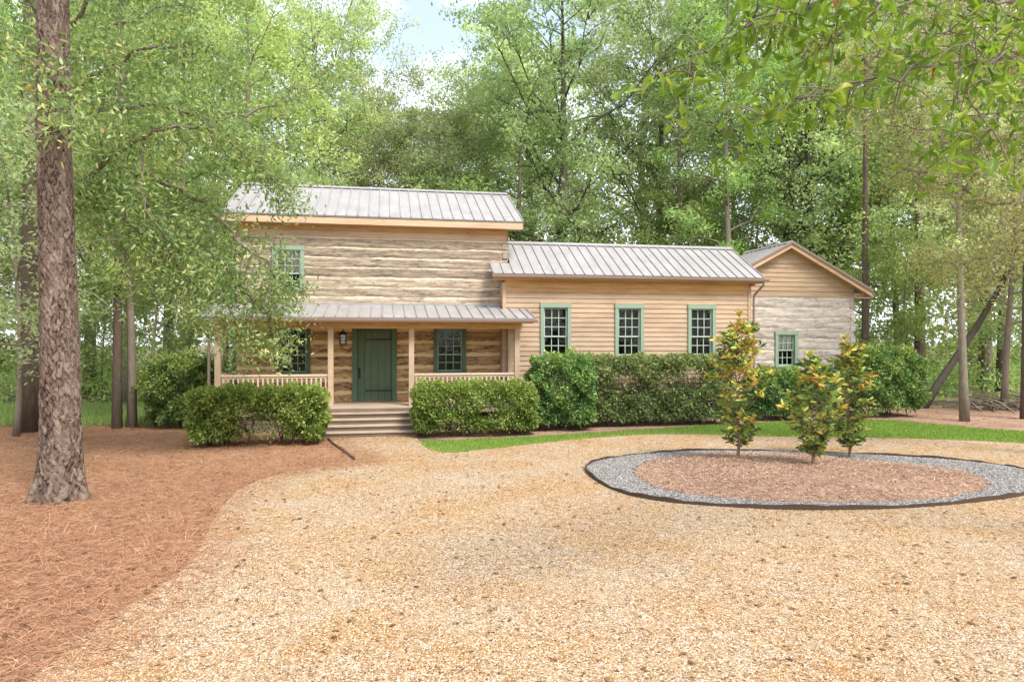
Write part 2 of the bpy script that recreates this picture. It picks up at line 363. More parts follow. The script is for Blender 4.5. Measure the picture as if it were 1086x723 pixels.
def inside(poly, X, Y):
    X = np.asarray(X); Y = np.asarray(Y); c = np.zeros(X.shape, bool); n = len(poly)
    for i in range(n):
        x1, y1 = poly[i]; x2, y2 = poly[i - 1]
        if y1 == y2: continue
        c ^= ((y1 > Y) != (y2 > Y)) & (X < (x2 - x1) * (Y - y1) / (y2 - y1) + x1)
    return c
def scatter(poly, n, seed, pw=None):
    rg = np.random.default_rng(seed); A = np.array(poly); lo, hi = A.min(0), A.max(0)
    R = []; tot = 0
    while tot < n:
        p = rg.uniform(lo, hi, (n * 3, 2))
        if pw is not None: p = p[rg.uniform(size=len(p)) < pw(p)]
        p = p[inside(poly, p[:, 0], p[:, 1])]; R.append(p); tot += len(p)
    return np.concatenate(R)[:n]

gm = MB(); S = 300
gm.face([(-S, -S, 0), (S, -S, 0), (S, S, 0), (-S, S, 0)])
tag(gm.build('ground', M['woodfloor']), kind='structure')

left_edge = [gp(30, 723), gp(110, 660), gp(200, 600), gp(222, 560), gp(250, 522), gp(300, 502), gp(368, 492), gp(377, 485), gp(366, 476), gp(347, 467)]
straw_poly = smooth_poly([(-4.2, -6), (-3.2, 2.5)] + left_edge + [(-4.6, 17.4), (-7.5, 19.5), (-9.5, 19.4), (-13, 19.6), (-20, 19), (-24, 10), (-20, -6)], sub=12, jit=.015, seed=3)
tag(sheet('pine_straw_bed', straw_poly, .004, M['strawbed']), kind='structure')
grass_low = [gp(447, 470), gp(470, 479.5), gp(520, 476), gp(600, 467), gp(700, 460.5), gp(830, 463), gp(960, 465), gp(1086, 470), (15.5, 14.2)]
grass_high = [(17.5, 15.5), gp(1086, 458), gp(1000, 451), gp(930, 446), gp(800, 449), gp(700, 455), gp(570, 463), gp(480, 467.5)]
grass_poly = smooth_poly(grass_low + grass_high, sub=12, jit=.02, seed=5)
drive_poly = smooth_poly([(-4.2, -6), (-3.2, 2.5)] + left_edge + [tuple(hw(-1.62, 17.43)[:2]), tuple(hw(.72, 17.43)[:2])], closed=False, sub=12, jit=.015, seed=4) \
    + smooth_poly([tuple(hw(.72, 17.43)[:2])] + grass_low + [(22, 10), (24, -6)], closed=False, sub=12, jit=.02, seed=6)
tag(sheet('gravel_drive', drive_poly, .008, M['gravel']), kind='structure')
tag(sheet('lawn', grass_poly, .014, M['turf']), kind='structure')
mulch_poly = smooth_poly(grass_high[::-1][:-1] + [gp(1086, 458), (19, 16), (24, 22), (13.5, 25.5), (12.5, 22.5)] + [tuple(hw(11, 19.6)[:2]), tuple(hw(3.5, 19.4)[:2]), tuple(hw(.8, 18.5)[:2])], sub=8, jit=.03, seed=8)
tag(sheet('mulched_border', mulch_poly, .004, M['mulch']), kind='structure')

# grass blades
p = scatter(grass_poly, 60000, 1); p = p + np.random.default_rng(2).normal(size=p.shape) * .035; P = np.c_[p, np.full(len(p), .012)]
D = np.tile([0, 0, 1.3], (len(P), 1))
tag(leaves('grass', P, .055, .9, M['grass'], 2, 'tri', up=.1, D=D, dspread=.6), 'short bright green grass of the curved lawn strip', 'grass', kind='stuff')
# pine needles
wn = lambda q: np.clip(8.0 / np.maximum(q[:, 1], 3), 0, 1) ** 1.2 * (q[:, 1] > 3) * (np.abs(q[:, 0]) < q[:, 1] * .8 + .5)
p = scatter(straw_poly, 120000, 11, wn); rg = np.random.default_rng(5)
P = np.c_[p, rg.uniform(.008, .035, len(p))]
D = rg.normal(size=(len(P), 3)); D[:, 2] *= .12
tag(leaves('pine_straw', P, .125, .024, M['straw'], 3, 'needle', up=.8, D=D * 2, dspread=.12), 'fallen orange brown pine needles lying under the trees', 'pine straw', kind='stuff')
# strays over the gravel, near the border
edge = np.array([q for q in straw_poly if q[1] < 17.3 and q[0] > -6.5 and q[1] > 3])
p = edge[rg.integers(0, len(edge), 9000)] + np.abs(rg.normal(size=(9000, 2))) * [.32, .0] + rg.normal(size=(9000, 2)) * .13
p = p[inside(drive_poly, p[:, 0], p[:, 1])]
P = np.c_[p, np.full(len(p), .016)]; D = rg.normal(size=(len(P), 3)); D[:, 2] *= .05
tag(leaves('stray_pine_needle', P, .12, .03, M['straw'], 4, 'needle', up=.9, D=D * 2, dspread=.06), 'loose pine needles strayed over the edge of the gravel', 'pine needles', kind='stuff')
# dry leaves
p = np.concatenate([scatter(drive_poly, 900, 21, lambda q: (q[:, 1] > 3) * (np.abs(q[:, 0]) < q[:, 1] * .8)), scatter(straw_poly, 1500, 22, wn), scatter(mulch_poly, 1500, 23)])
P = np.c_[p, np.full(len(p), .02)]
tag(leaves('dry_leaf_litter', P, .07, .5, M['litter'], 6, 'hexa', up=.9, D=np.c_[rg.normal(size=(len(P), 2)), np.zeros(len(P))] * 2, dspread=.25), 'small dry brown leaves scattered over drive and straw', 'dry leaves', kind='stuff')

# loose pebbles standing proud of the gravel near the camera
def pebbles(name, poly, n, seed, r, mat, pw, z=.01):
    rg = np.random.default_rng(seed); p = scatter(poly, n, seed, pw)
    base = np.array([(1, 0, 0), (-1, 0, 0), (0, 1, 0), (0, -1, 0), (0, 0, 1), (0, 0, -1)], float) 
    fc = np.array([(0, 2, 4), (2, 1, 4), (1, 3, 4), (3, 0, 4)])
    sc = r * rg.uniform(.5, 1.3, (n, 1, 3)) * [1, 1, .7]; a = rg.uniform(0, 2 * PI, n)
    V = base[None] * sc; x = V[..., 0] * np.cos(a)[:, None] - V[..., 1] * np.sin(a)[:, None]; y = V[..., 0] * np.sin(a)[:, None] + V[..., 1] * np.cos(a)[:, None]
    V = np.stack([x + p[:, :1], y + p[:, 1:2], V[..., 2] + z], -1)
    Fc = (fc[None] + (np.arange(n) * 6)[:, None, None]).reshape(-1)
    me = bpy.data.meshes.new(name); me.vertices.add(n * 6); me.vertices.foreach_set('co', V.reshape(-1).astype(np.float32))
    me.loops.add(len(Fc)); me.loops.foreach_set('vertex_index', Fc.astype(np.int32)); me.polygons.add(n * 4)
    me.polygons.foreach_set('loop_start', np.arange(0, n * 12, 3, dtype=np.int32)); me.polygons.foreach_set('loop_total', np.full(n * 4, 3, dtype=np.int32))
    t = np.repeat(rg.uniform(0, 1, n), 4); at_ = me.attributes.new('tint', 'FLOAT', 'FACE'); at_.data.foreach_set('value', t.astype(np.float32))
    me.polygons.foreach_set('use_smooth', np.ones(n * 4, bool))
    me.materials.append(mat); me.update(calc_edges=True)
    o = bpy.data.objects.new(name, me); COL.objects.link(o); return o
def stonemat(name, st):
    m, nt, out = newmat(name); c = ramp(nt, attr(nt), st, 'CONSTANT'); finish(nt, out, c, .8, None, .2); return m
M['pebble'] = stonemat('pebble', ST)
M['pebble_grey'] = stonemat('grey_pebble', [(0, (.08, .075, .07)), (.2, (.19, .175, .165)), (.5, (.31, .29, .27)), (.8, (.45, .42, .39))])
tag(pebbles('gravel_stones', drive_poly, 110000, 31, .0075, M['pebble'], lambda q: np.clip(6.0 / np.maximum(q[:, 1], 3), 0, 1) ** 2 * (q[:, 1] > 3) * (np.abs(q[:, 0]) < q[:, 1] * .8)),
    'loose tan and white pebbles of the gravel drive', 'gravel', kind='stuff')

# ------------------------------------------------------------------ the oval bed
bedpx = [(622, 497), (633, 510), (660, 523), (700, 531.5), (760, 537), (850, 541), (960, 539), (1050, 531), (1090, 524), (1108, 512), (1088, 500), (1040, 492), (960, 485.5), (850, 480.5), (740, 479.5), (680, 483), (640, 489)]
bed_poly = smooth_poly([gp(*q) for q in bedpx], sub=8)
bc = Vector((5.2, 12.2, 0))
def ring_shift(poly, k): return [(bc.x + (x - bc.x) * k, bc.y + (y - bc.y) * k) for x, y in poly]
tag(sheet('grey_gravel_ring', bed_poly, .035, M['gravel_grey']), kind='structure')
mulin = smooth_poly([gp(*q) for q in [(672, 501), (690, 517), (735, 527), (800, 532.5), (870, 535), (960, 533.5), (1020, 527), (1050, 517), (1030, 503), (960, 494), (900, 489), (850, 484), (740, 483.5), (690, 490)]], sub=8, jit=.03, seed=9)
mm = MB(); rows = []
mc = Vector((5.3, 12.0, 0))
rgm = random.Random(4)
for k in range(14):
    s = k / 13; hgt = .03 + .17 * (1 - s ** 2)
    rows.append([(mc.x + (x - mc.x) * s, mc.y + (y - mc.y) * s, hgt + (rgm.uniform(-.012, .012) if 0 < k < 13 else 0)) for x, y in mulin])
mm.grid(rows[::-1], True)
mulch = mm.build('bed_mulch', M['mulch'], smooth=True); tag(mulch, kind='structure')
def bedz(x, y):
    A = np.array(mulin); d = np.hypot(A[:, 0] - mc.x, A[:, 1] - mc.y); an = np.arctan2(A[:, 1] - mc.y, A[:, 0] - mc.x)
    o = np.argsort(an); r = np.interp(np.arctan2(y - mc.y, x - mc.x), an[o], d[o], period=2 * PI)
    s = np.clip(np.hypot(x - mc.x, y - mc.y) / r, 0, 1); return .03 + .17 * (1 - s ** 2)
p = scatter(mulin, 26000, 41); P = np.c_[p, bedz(p[:, 0], p[:, 1]) + rg.uniform(.004, .03, len(p))]
D = rg.normal(size=(len(P), 3)); D[:, 2] *= .2
M['chips'] = leafmat('mulch_chip', [(0, g(0.112, 0.059, 0.041)), (.3, g(0.290, 0.172, 0.116)), (.65, g(0.502, 0.332, 0.233)), (1, g(0.692, 0.546, 0.419))], .05, .8, .0, .1)
tag(leaves('mulch_chips', P, .042, .2, M['chips'], 8, 'needle', up=.7, D=D * 2, dspread=.25), 'brown bark chips covering the oval bed', 'mulch', kind='stuff')
ringw = lambda q: (~inside(mulin, q[:, 0], q[:, 1])).astype(float)
tag(pebbles('grey_ring_stones', bed_poly, 22000, 33, .013, M['pebble_grey'], ringw, .037), 'loose grey stones round the rim of the oval bed', 'gravel', kind='stuff')
em = MB(); out_ = bed_poly; n = len(out_)
rgE = random.Random(2)
hh = [.055 + .014 * math.sin(i * .35) + .008 * math.sin(i * 1.3) + rgE.uniform(-.005, .005) for i in range(n)]
rws = []
for k, z in ((1.0, 0.0), (1.0, 1), (1.006, 1), (1.006, 0.0)):
    q = ring_shift(out_, k); rws.append([(x, y, (hh[i] + .012) if z else .0) for i, (x, y) in enumerate(q)])
em.grid(rws, True)
tag(em.build('bed_edging', M['edging']), 'low rusty brown edging strip curving all round the oval planting bed', 'garden edging')
pe = MB(); pth = smooth_poly([gp(347, 466), gp(356, 474), gp(366, 481), gp(375, 488)], closed=False, sub=8)
for i in range(len(pth) - 1):
    (x0, y0), (x1, y1) = pth[i], pth[i + 1]; d = Vector((x1 - x0, y1 - y0, 0)).normalized() * .03; nx, ny = -d.y, d.x
    pe.hexa([(x0, y0, 0), (x1, y1, 0), (x1 + nx, y1 + ny, 0), (x0 + nx, y0 + ny, 0), (x0, y0, .05), (x1, y1, .05), (x1 + nx, y1 + ny, .05), (x0 + nx, y0 + ny, .05)])
tag(pe.build('path_edging', M['edging']), 'short dark edging strip between straw and gravel at foot of the steps', 'garden edging')

# ------------------------------------------------------------------ the house
house = empty('log_house', hw(0, 20, 0), ANG)
tag(house, 'long log and clapboard house with grey metal roofs, green windows and a front porch', 'house')
WOFF = 20.0
class HB(MB):       # house builder: y given as absolute depth w
    def build(s, name, mats, parent=None, smooth=False):
        s.v = [(x, y - WOFF, z) for x, y, z in s.v]
        return super().build(name, mats, parent if parent is not None else house, smooth)
RL = random.Random(7)
def intervals(a, b, holes):
    seg = [(a, b)]
    for h0, h1 in holes:
        ns = []
        for s0, s1 in seg:
            if h1 <= s0 or h0 >= s1: ns.append((s0, s1)); continue
            if h0 > s0: ns.append((s0, h0))
            if h1 < s1: ns.append((h1, s1))
        seg = ns
    return seg
def log_rows(m, u0, u1, z0, z1, pitch, chink, W, openings, ml=0, mc_=1, rough=.012, th=.16, face=-1, axis='u', zcap=None):
    n = round((z1 - z0) / pitch); pitch = (z1 - z0) / n
    for r in range(n):
        a = z0 + r * pitch; b = a + pitch - chink; mid = (a + b) / 2
        hol = [(o[0], o[1]) for o in openings if a < o[3] and a + pitch > o[2]]
        tv = RL.random(); ph = [RL.uniform(0, 9) for _ in range(8)]
        if axis == 'u' and face < 0:
            for o in openings:
                if a < o[3] < a + pitch: m.box(o[0], o[1], W - .03, W + .1, o[3], a + pitch, ml, tv)
                if a < o[2] < a + pitch: m.box(o[0], o[1], W - .03, W + .1, a, o[2], ml, tv)
        for s0, s1 in intervals(u0, u1, hol):
            nseg = max(2, int((s1 - s0) / .05)); rows = []
            prof = ((0, .0), (.0, .7), (.25, 1.0), (.55, .9), (.8, 1.0), (1, .7), (1, 0))
            for j in range(nseg + 1):
                x = s0 + (s1 - s0) * j / nseg
                e0 = rough * (math.sin(x * 1.7 + ph[0]) + .6 * math.sin(x * 5.1 + ph[1]) + .6 * math.sin(x * 13 + ph[4]) + .5 * math.sin(x * 27 + ph[6]))
                e1 = rough * (math.sin(x * 1.3 + ph[2]) + .6 * math.sin(x * 4.3 + ph[3]) + .6 * math.sin(x * 11 + ph[5]) + .5 * math.sin(x * 31 + ph[7]))
                row = []
                for q, dp in prof:
                    z = (a + e0) * (1 - q) + (b + e1) * q
                    d = .035 * dp + .008 * math.sin(x * 3.1 + q * 7 + ph[6]) * (dp > 0) + .004 * math.sin(x * 19 + q * 23 + ph[7]) * (dp > 0)
                    if dp == 0: d = -th + .04
                    row.append((x, W + face * d, z) if axis == 'u' else (W + face * d, x, z))
                rows.append(row)
            m.grid(rows, False, ml, tv)
            for rr in (rows[0], rows[-1]): m.face(rr, ml, tv)
            lo, hi = (W - .010, W + .05) if face < 0 else (W - .05, W + .010)
            if axis == 'u': m.box(s0, s1, lo, hi, b - .02, a + pitch + .02, mc_, RL.random())
            else: m.box(lo, hi, s0, s1, b - .02, a + pitch + .02, mc_, RL.random())
def clap_rows(m, u0f, u1f, z0, z1, W, openings, ex=.138, mi=0, axis='u', face=-1):
    n = round((z1 - z0) / ex); ex = (z1 - z0) / n
    for r in range(n):
        a = z0 + r * ex; b = a + ex; mid = (a + b) / 2
        if callable(u0f):
            q = [(u0f(a), a, 0), (u1f(a), a, 0), (u1f(b), b, 0), (u0f(b), b, 0)]; tv = RL.random()
            if q[1][0] - q[0][0] < .05: continue
            lo_, hi_ = (q[0][0], q[1][0]), (q[3][0], max(q[2][0], q[3][0] + .001))
            P_ = [(lo_[0], W + face * .03, a), (lo_[1], W + face * .03, a), (lo_[1], W - face * .01, a), (lo_[0], W - face * .01, a),
                  (hi_[0], W + face * .008, b), (hi_[1], W + face * .008, b), (hi_[1], W - face * .01, b), (hi_[0], W - face * .01, b)]
            if axis == 'v': P_ = [(p_[1], p_[0], p_[2]) for p_ in P_]
            m.hexa(P_, mi, tv); continue
        u0, u1 = u0f, u1f
        for o in openings:
            if a < o[3] < b: m.box(o[0], o[1], min(W, W + face * .02), max(W, W + face * .02), o[3], b, mi, RL.random())
            if a < o[2] < b: m.box(o[0], o[1], min(W, W + face * .025), max(W, W + face * .025), a, o[2], mi, RL.random())
        hol = [(o[0], o[1]) for o in openings if a < o[3] and b > o[2]]
        for s0, s1 in intervals(u0, u1, hol):
            x = s0
            while x < s1 - 1e-6:                  # boards of random length butted together
                e = min(s1, x + RL.uniform(2.2, 4.5)); e = s1 if s1 - e < .5 else e
                tv = RL.random(); o0, o1 = .030, .008; g_ = .002
                P_ = [(x + g_, W + face * o0, a), (e - g_, W + face * o0, a), (e - g_, W - face * .01, a), (x + g_, W - face * .01, a),
                      (x + g_, W + face * o1, b + .012), (e - g_, W + face * o1, b + .012), (e - g_, W - face * .01, b + .012), (x + g_, W - face * .01, b + .012)]
                if axis == 'v': P_ = [(q[1], q[0], q[2]) for q in P_]
                m.hexa(P_, mi, tv); x = e

def window(u0, u1, z0, z1, W, trim='green_trim', sash='green_sash', tw=.10, cols=3, up=3, dn=2, curtain=0., head=.13, sill=.05):
    """u0..u1, z0..z1 outer casing; the house face is at W."""
    m = HB(); pr = .04
    m.box(u0, u0 + tw, W - pr, W + .02, z0 + sill, z1 - head); m.box(u1 - tw, u1, W - pr, W + .02, z0 + sill, z1 - head)
    m.box(u0 - .01, u1 + .01, W - pr - .012, W + .02, z1 - head, z1)
    a0, a1, b0, b1 = u0 + tw, u1 - tw, z0 + sill, z1 - head
    for x0, x1 in ((a0 - .02, a0), (a1, a1 + .02)): m.box(x0, x1, W + .021, W + .16, b0, b1)    # jambs
    m.box(a0, a1, W - .01, W + .16, b1, b1 + .02)
    w = m.build('window', M[trim])
    s = HB(); s.box(u0 - .02, u1 + .02, W - pr - .03, W + .16, z0, z0 + sill); s.build('sill', M[trim], w)
    zm = b0 + (b1 - b0) * dn / (up + dn)
    for (c0, c1, nr, yy) in ((zm - .02, b1, up, .045), (b0, zm + .02, dn, .085)):
        s = HB(); f = .045
        s.box(a0, a0 + f, W + yy, W + yy + .035, c0, c1); s.box(a1 - f, a1, W + yy, W + yy + .035, c0, c1)
        s.box(a0 + f, a1 - f, W + yy, W + yy + .035, c0, c0 + f * .9); s.box(a0 + f, a1 - f, W + yy, W + yy + .035, c1 - f * .9, c1)
        gx0, gx1, gz0, gz1 = a0 + f, a1 - f, c0 + f * .9, c1 - f * .9
        for k in range(1, cols):
            x = gx0 + (gx1 - gx0) * k / cols; s.box(x - .011, x + .011, W + yy + .004, W + yy + .030, gz0, gz1)
        for k in range(1, nr):
            z = gz0 + (gz1 - gz0) * k / nr; s.box(gx0, gx1, W + yy + .006, W + yy + .028, z - .011, z + .011)
        s.build('sash', M[sash], w)
        gl = HB(); gl.face([(gx0, W + yy + .018, gz0), (gx1, W + yy + .018, gz0), (gx1, W + yy + .018, gz1), (gx0, W + yy + .018, gz1)]); gl.build('pane', M['glass'], w)
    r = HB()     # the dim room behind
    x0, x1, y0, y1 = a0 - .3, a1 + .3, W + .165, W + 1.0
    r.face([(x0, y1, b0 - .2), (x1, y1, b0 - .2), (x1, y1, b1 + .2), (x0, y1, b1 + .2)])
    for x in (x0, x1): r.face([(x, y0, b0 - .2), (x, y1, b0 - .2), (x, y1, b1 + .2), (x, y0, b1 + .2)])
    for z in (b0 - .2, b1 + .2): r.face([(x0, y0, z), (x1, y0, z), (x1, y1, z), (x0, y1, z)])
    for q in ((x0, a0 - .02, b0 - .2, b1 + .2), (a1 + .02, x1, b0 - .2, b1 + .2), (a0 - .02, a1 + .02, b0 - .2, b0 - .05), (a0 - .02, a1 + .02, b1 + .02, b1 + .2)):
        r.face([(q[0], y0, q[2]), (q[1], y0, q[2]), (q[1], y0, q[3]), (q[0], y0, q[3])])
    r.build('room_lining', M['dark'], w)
    if curtain:
        c = HB(); zc = b1 - (b1 - b0) * curtain; nsl = 22; rows = []
        nseg = 26
        rows = [[(a0 + (a1 - a0) * i / nseg, W + .100 + .005 * math.sin(i * 2.2), z) for i in range(nseg + 1)] for z in (zc, b1)]
        c.grid(rows); c.build('blind', M['curtain'], w)
    return w

U0, U1 = -4.08, 3.53
WIN_UP = (-3.14, -2.28, 3.82, 5.07)
WIN_PL = (-3.02, -2.12, 1.47, 2.86); WIN_PR = (1.35, 2.29, 1.47, 2.86); DOOR = (-.96, .29, .62, 2.86)
op = lambda w, t=.05: (w[0] + t, w[1] - t, w[2] + t * .4, w[3] - t)
low = HB(); log_rows(low, U0, U1, .62, 3.12, .345, .10, 20, [op(WIN_PL), op(WIN_PR), op(DOOR)], rough=.011)
low.build('porch_log_wall', [M['log_porch'], M['chink_porch']])
upm = HB(); log_rows(upm, U0, U1, 3.12, 5.36, .292, .05, 20, [op(WIN_UP)], rough=.006)
for (ux, fc) in ((U0, -1), (U1, 1)):          # gable sides of the log block
    log_rows(upm, 20.02, 25.0, .35, 5.36, .30, .065, ux, [], axis='v', face=fc)
log_rows(upm, U0, U1, .35, 5.36, .30, .065, 25, [], face=1)
for r in range(8):                             # notched log ends showing at the front corners
    z = 3.14 + r * .28 + RL.uniform(-.02, .02)
    for ux, s in ((U1, 1), (U0, -1)): upm.box(ux - (.14 if s > 0 else -.0) , ux + (.0 if s > 0 else .14), 19.945, 20.1, z + .02, z + .18, 0, RL.random())
upm.build('log_wall', [M['log'], M['chink']])
fz = HB(); fz.box(U0, U1, 19.955, 20.06, 5.36, 5.52, 0, .9); fz.build('top_plank', M['clap'])
fz = HB(); fz.box(U0, U1, 19.965, 20.06, 5.525, 5.70, 0, .2); fz.build('frieze_board', M['frieze'])
# unseen solid cores, added behind the log faces to keep daylight out
core = HB()
core.box(U0 + .06, U1 - .06, 21.2, 24.9, .2, 5.6); core.build('light_block_core', M['dark'])
# gable triangles of the main block
gb = HB()
def tri_lim(c, half, ze, tanp): return (lambda z: c - max(0, half - (z - ze) / tanp)), (lambda z: c + max(0, half - (z - ze) / tanp))
RIDGE_W = 22.5; TAN = .545
l_, r_ = tri_lim(RIDGE_W, 2.5, 5.55, .62)
for ux, fc in ((U0, -1), (U1, 1)):
    gb = HB(); clap_rows(gb, l_, r_, 5.36, 6.95, ux, [], axis='v', face=fc); gb.build('gable_siding', M['clap_side'])

def roof(name, u0, u1, we, ze, wr, zr, wb, zb, seam=.30, th=.05, notch=None, cap=True, along='u', parent=None, phase=0.):
    """metal roof: eave (we,ze) - ridge (wr,zr) - back eave (wb,zb); one mesh of pans with standing seams"""
    m = HB()
    def P_(u, w, z): return (u, w, z) if along == 'u' else (w, u, z)
    def slope(w0, z0, w1, z1, ua, ub):
        L = math.hypot(w1 - w0, z1 - z0); nx, nz = -(z1 - z0) / L, (w1 - w0) / L
        if nz < 0: nx, nz = -nx, -nz
        def q(u, t, h): return P_(u, w0 + (w1 - w0) * t + nx * h, z0 + (z1 - z0) * t + nz * h)
        m.hexa([q(ua, 0, -th), q(ub, 0, -th), q(ub, 1, -th), q(ua, 1, -th), q(ua, 0, 0), q(ub, 0, 0), q(ub, 1, 0), q(ua, 1, 0)])
        u = ua + .012
        while u < ub:
            s = .011; m.hexa([q(u - s, 0, .001), q(u + s, 0, .001), q(u + s, 1, .001), q(u - s, 1, .001), q(u - s, 0, .036), q(u + s, 0, .036), q(u + s, 1, .036), q(u - s, 1, .036)])
            u += seam
        m.hexa([q(ub - .022, 0, .001), q(ub - .001, 0, .001), q(ub - .001, 1, .001), q(ub - .022, 1, .001), q(ub - .022, 0, .036), q(ub - .001, 0, .036), q(ub - .001, 1, .036), q(ub - .022, 1, .036)])
    if notch: # (u_start, w_limit): the eave runs further left than the rest
        t = (notch[1] - we) / (wr - we); zt = ze + (zr - ze) * t
        slope(we, ze, notch[1], zt, notch[0], u0)
    slope(we, ze, wr, zr, u0, u1)
    if wb is not None: slope(wb, zb, wr, zr, u0, u1)
    o = m.build(name, M['metal_roof'], parent)
    if cap:
        c = HB(); h = .075; k = (zr - ze) / abs(wr - we)
        for s in (-1, 1):
            a = [P_(u0, wr, zr + .03), P_(u1, wr, zr + .03), P_(u1, wr + s * .14, zr + .03 - .14 * k), P_(u0, wr + s * .14, zr + .03 - .14 * k)]
            b = [P_(u0, wr, zr + .055), P_(u1, wr, zr + .055), P_(u1, wr + s * .14, zr + .055 - .14 * k), P_(u0, wr + s * .14, zr + .055 - .14 * k)]
            c.hexa(a + b)
        c.build('ridge_cap', M['metal_roof'], o)
    return o
# main roof
EZ = 5.90; RZ = 7.30
mr = roof('roof', U0 - .33, U1 + .43, 19.62, EZ, RIDGE_W, RZ, 25.38, EZ)
fa = HB(); fa.box(U0 - .32, U1 + .42, 19.64, 19.665, EZ - .23, EZ - .06, 0, .8); fa.box(U0 - .3, U1 + .40, 19.666, 19.97, EZ - .21, EZ - .19, 0, .3)
for ux in (U0 - .32, U1 + .395):               # rake boards
    for w0, w1 in ((19.64, RIDGE_W), (25.36, RIDGE_W)):
        z0, z1 = EZ - .06, RZ - .06
        ya, yb = sorted((w0, w1)); za, zb = (z0, z1) if w0 < w1 else (z1, z0)
        fa.hexa([(ux, ya, za - .17), (ux + .025, ya, za - .17), (ux + .025, yb, zb - .17), (ux, yb, zb - .17), (ux, ya, za), (ux + .025, ya, za), (ux + .025, yb, zb), (ux, yb, zb)], 0, .6)
fa.build('fascia', M['fascia'])
# porch
PU0, PU1 = -4.40, 3.70
dk = HB()
n = 11
for k in range(n):
    a = 18.5 + (20 - 18.5) * k / n; dk.box(PU0, PU1, a + (.0 if k == 0 else .003), a + 1.5 / n - .003, .61, .65, 0, RL.random())
dk.build('porch_floor', M['tread'])
sk = HB(); sk.box(PU0, PU1, 18.53, 18.56, .46, .608, 0, .9); sk.build('porch_skirt_board', M['tread'])
sk = HB()
for k in range(4): sk.box(PU0 + .05, PU1 - .05, 18.62, 18.64, .02 + k * .115, .125 + k * .115, 0, RL.random())
for u in (PU0 + .2, -1.7, .75, PU1 - .3): sk.box(u, u + .3, 18.66, 18.96, 0, .6, 1)
sk.build('porch_base', [M['step'], M['pier']])
sf = HB(); sf.box(U0, U1, 20.02, 20.1, .0, .62, 0); sf.build('foundation', M['pier'])
st = HB()
for k, (zt, wf) in enumerate(((.52, 18.22), (.39, 17.94), (.26, 17.66), (.13, 17.40))):
    ua, ub = -1.60 - .0 * k, .72 + .02 * k
    st.box(ua, ub, wf + .03, wf + .05, zt - .13 + (.0), zt - .032, 0, RL.random())
    st.box(ua - .015, ub + .015, wf, wf + .31, zt - .030, zt, 1, .4 + .5 * RL.random())
st.box(-1.60, .72, 18.505, 18.528, .522, .607, 0, .5)
for ux in (-1.63, .76):
    st.box(ux - .0, ux + .03, 17.5, 18.5, 0, .10, 0, .4); st.box(ux, ux + .03, 17.8, 18.5, .10, .23, 0, .3); st.box(ux, ux + .03, 18.08, 18.5, .23, .36, 0, .5); st.box(ux, ux + .03, 18.36, 18.5, .36, .49, 0, .4)
st.build('steps', [M['step'], M['tread']])
for u in (-4.26, -1.45, .66, 3.555):
    ps = HB(); ps.box(u - .07, u + .07, 18.54, 18.68, .652, 2.73, 0, RL.random()); ps.build('porch_post', M['post'])
for u in (3.50,):
    ps = HB(); ps.box(u - .065, u + .065, 19.30, 19.43, .652, 2.9, 0, .8); ps.build('wall_post', M['post'])
bm_ = HB(); bm_.box(PU0 + .02, PU1 - .03, 18.55, 18.67, 2.732, 2.93, 0, .6)
for u in (-4.3, 3.6): bm_.box(u, u + .09, 18.672, 19.4, 2.735, 2.9, 0, .5)
bm_.build('porch_beam', M['frieze'])
ce = HB()
for k in range(9): ce.box(PU0 + .05, PU1 - .22, 18.69 + k * .145, 18.83 + k * .145, 2.94 + .0 * k, 2.96, 0, RL.random())
ce.build('porch_ceiling', M['frieze'])
PE = 3.02
pr_ = roof('porch_roof', -4.62, 4.0, 18.22, PE, 19.98, PE + 1.76 * .235, None, None, cap=False)
fl = HB(); fl.box(U0, U1 - .0, 19.93, 19.955, PE + 1.70 * .235, PE + 1.76 * .235 + .05); fl.build('flashing', M['metal_roof'], pr_)
fp = HB(); fp.box(-4.58, 3.96, 18.27, 18.295, PE - .14, PE - .045, 0, .6); fp.box(-4.55, 3.93, 18.3, 18.54, PE - .09, PE - .07, 0, .4); fp.build('porch_fascia', M['frieze'])
def gutter(u0, u1, w, z, r=.055):
    m = HB(); rows = []
    pr = [(-r, .0), (-r, -.04), (-r * .7, -.085), (r * .8, -.085), (r * .8, 0), (r * .62, 0), (r * .62, -.07), (-r * .6, -.07), (-r * .8, -.035), (-r * .8, 0)]
    m.grid([[(u, w + a, z + b) for a, b in pr] for u in (u0, u1)], True)
    for u in (u0, u1): m.face([(u, w + a, z + b) for a, b in pr])
    k = u0 + .4
    while k < u1: m.box(k, k + .025, w - r - .004, w + r, z + .001, z + .012); k += .8
    return m.build('gutter', M['gutter'])
gutter(-4.64, 4.05, 18.20, PE - .035)
def downspout(pts):
    m = HB(); m.tube(pts, .036, 8); return m.build('downspout', M['gutter'])
downspout([(-4.60, 18.20, PE - .10), (-4.60, 18.22, PE - .2), (-4.52, 18.42, PE - .42), (-4.47, 18.54, PE - .52), (-4.47, 18.56, PE - .62), (-4.47, 18.56, .15)])
def railing(u0, u1, w=18.61):
    m = HB(); m.box(u0, u1, w - .045, w + .045, 1.475, 1.525, 0, .9); m.box(u0, u1, w - .02, w + .02, 1.42, 1.472, 0, .4); m.box(u0, u1, w - .02, w + .02, .74, .79, 0, .6)
    n = int((u1 - u0) / .118)
    r = m.build('railing', M['rail'])
    for k in range(n):
        x = u0 + (k + .5) * (u1 - u0) / n; b = HB(); b.box(x - .019, x + .019, w - .019, w + .019, .791, 1.419, 0, RL.random()); b.build('baluster', M['rail'], r)
railing(-4.19, -1.52); railing(.73, 3.485)
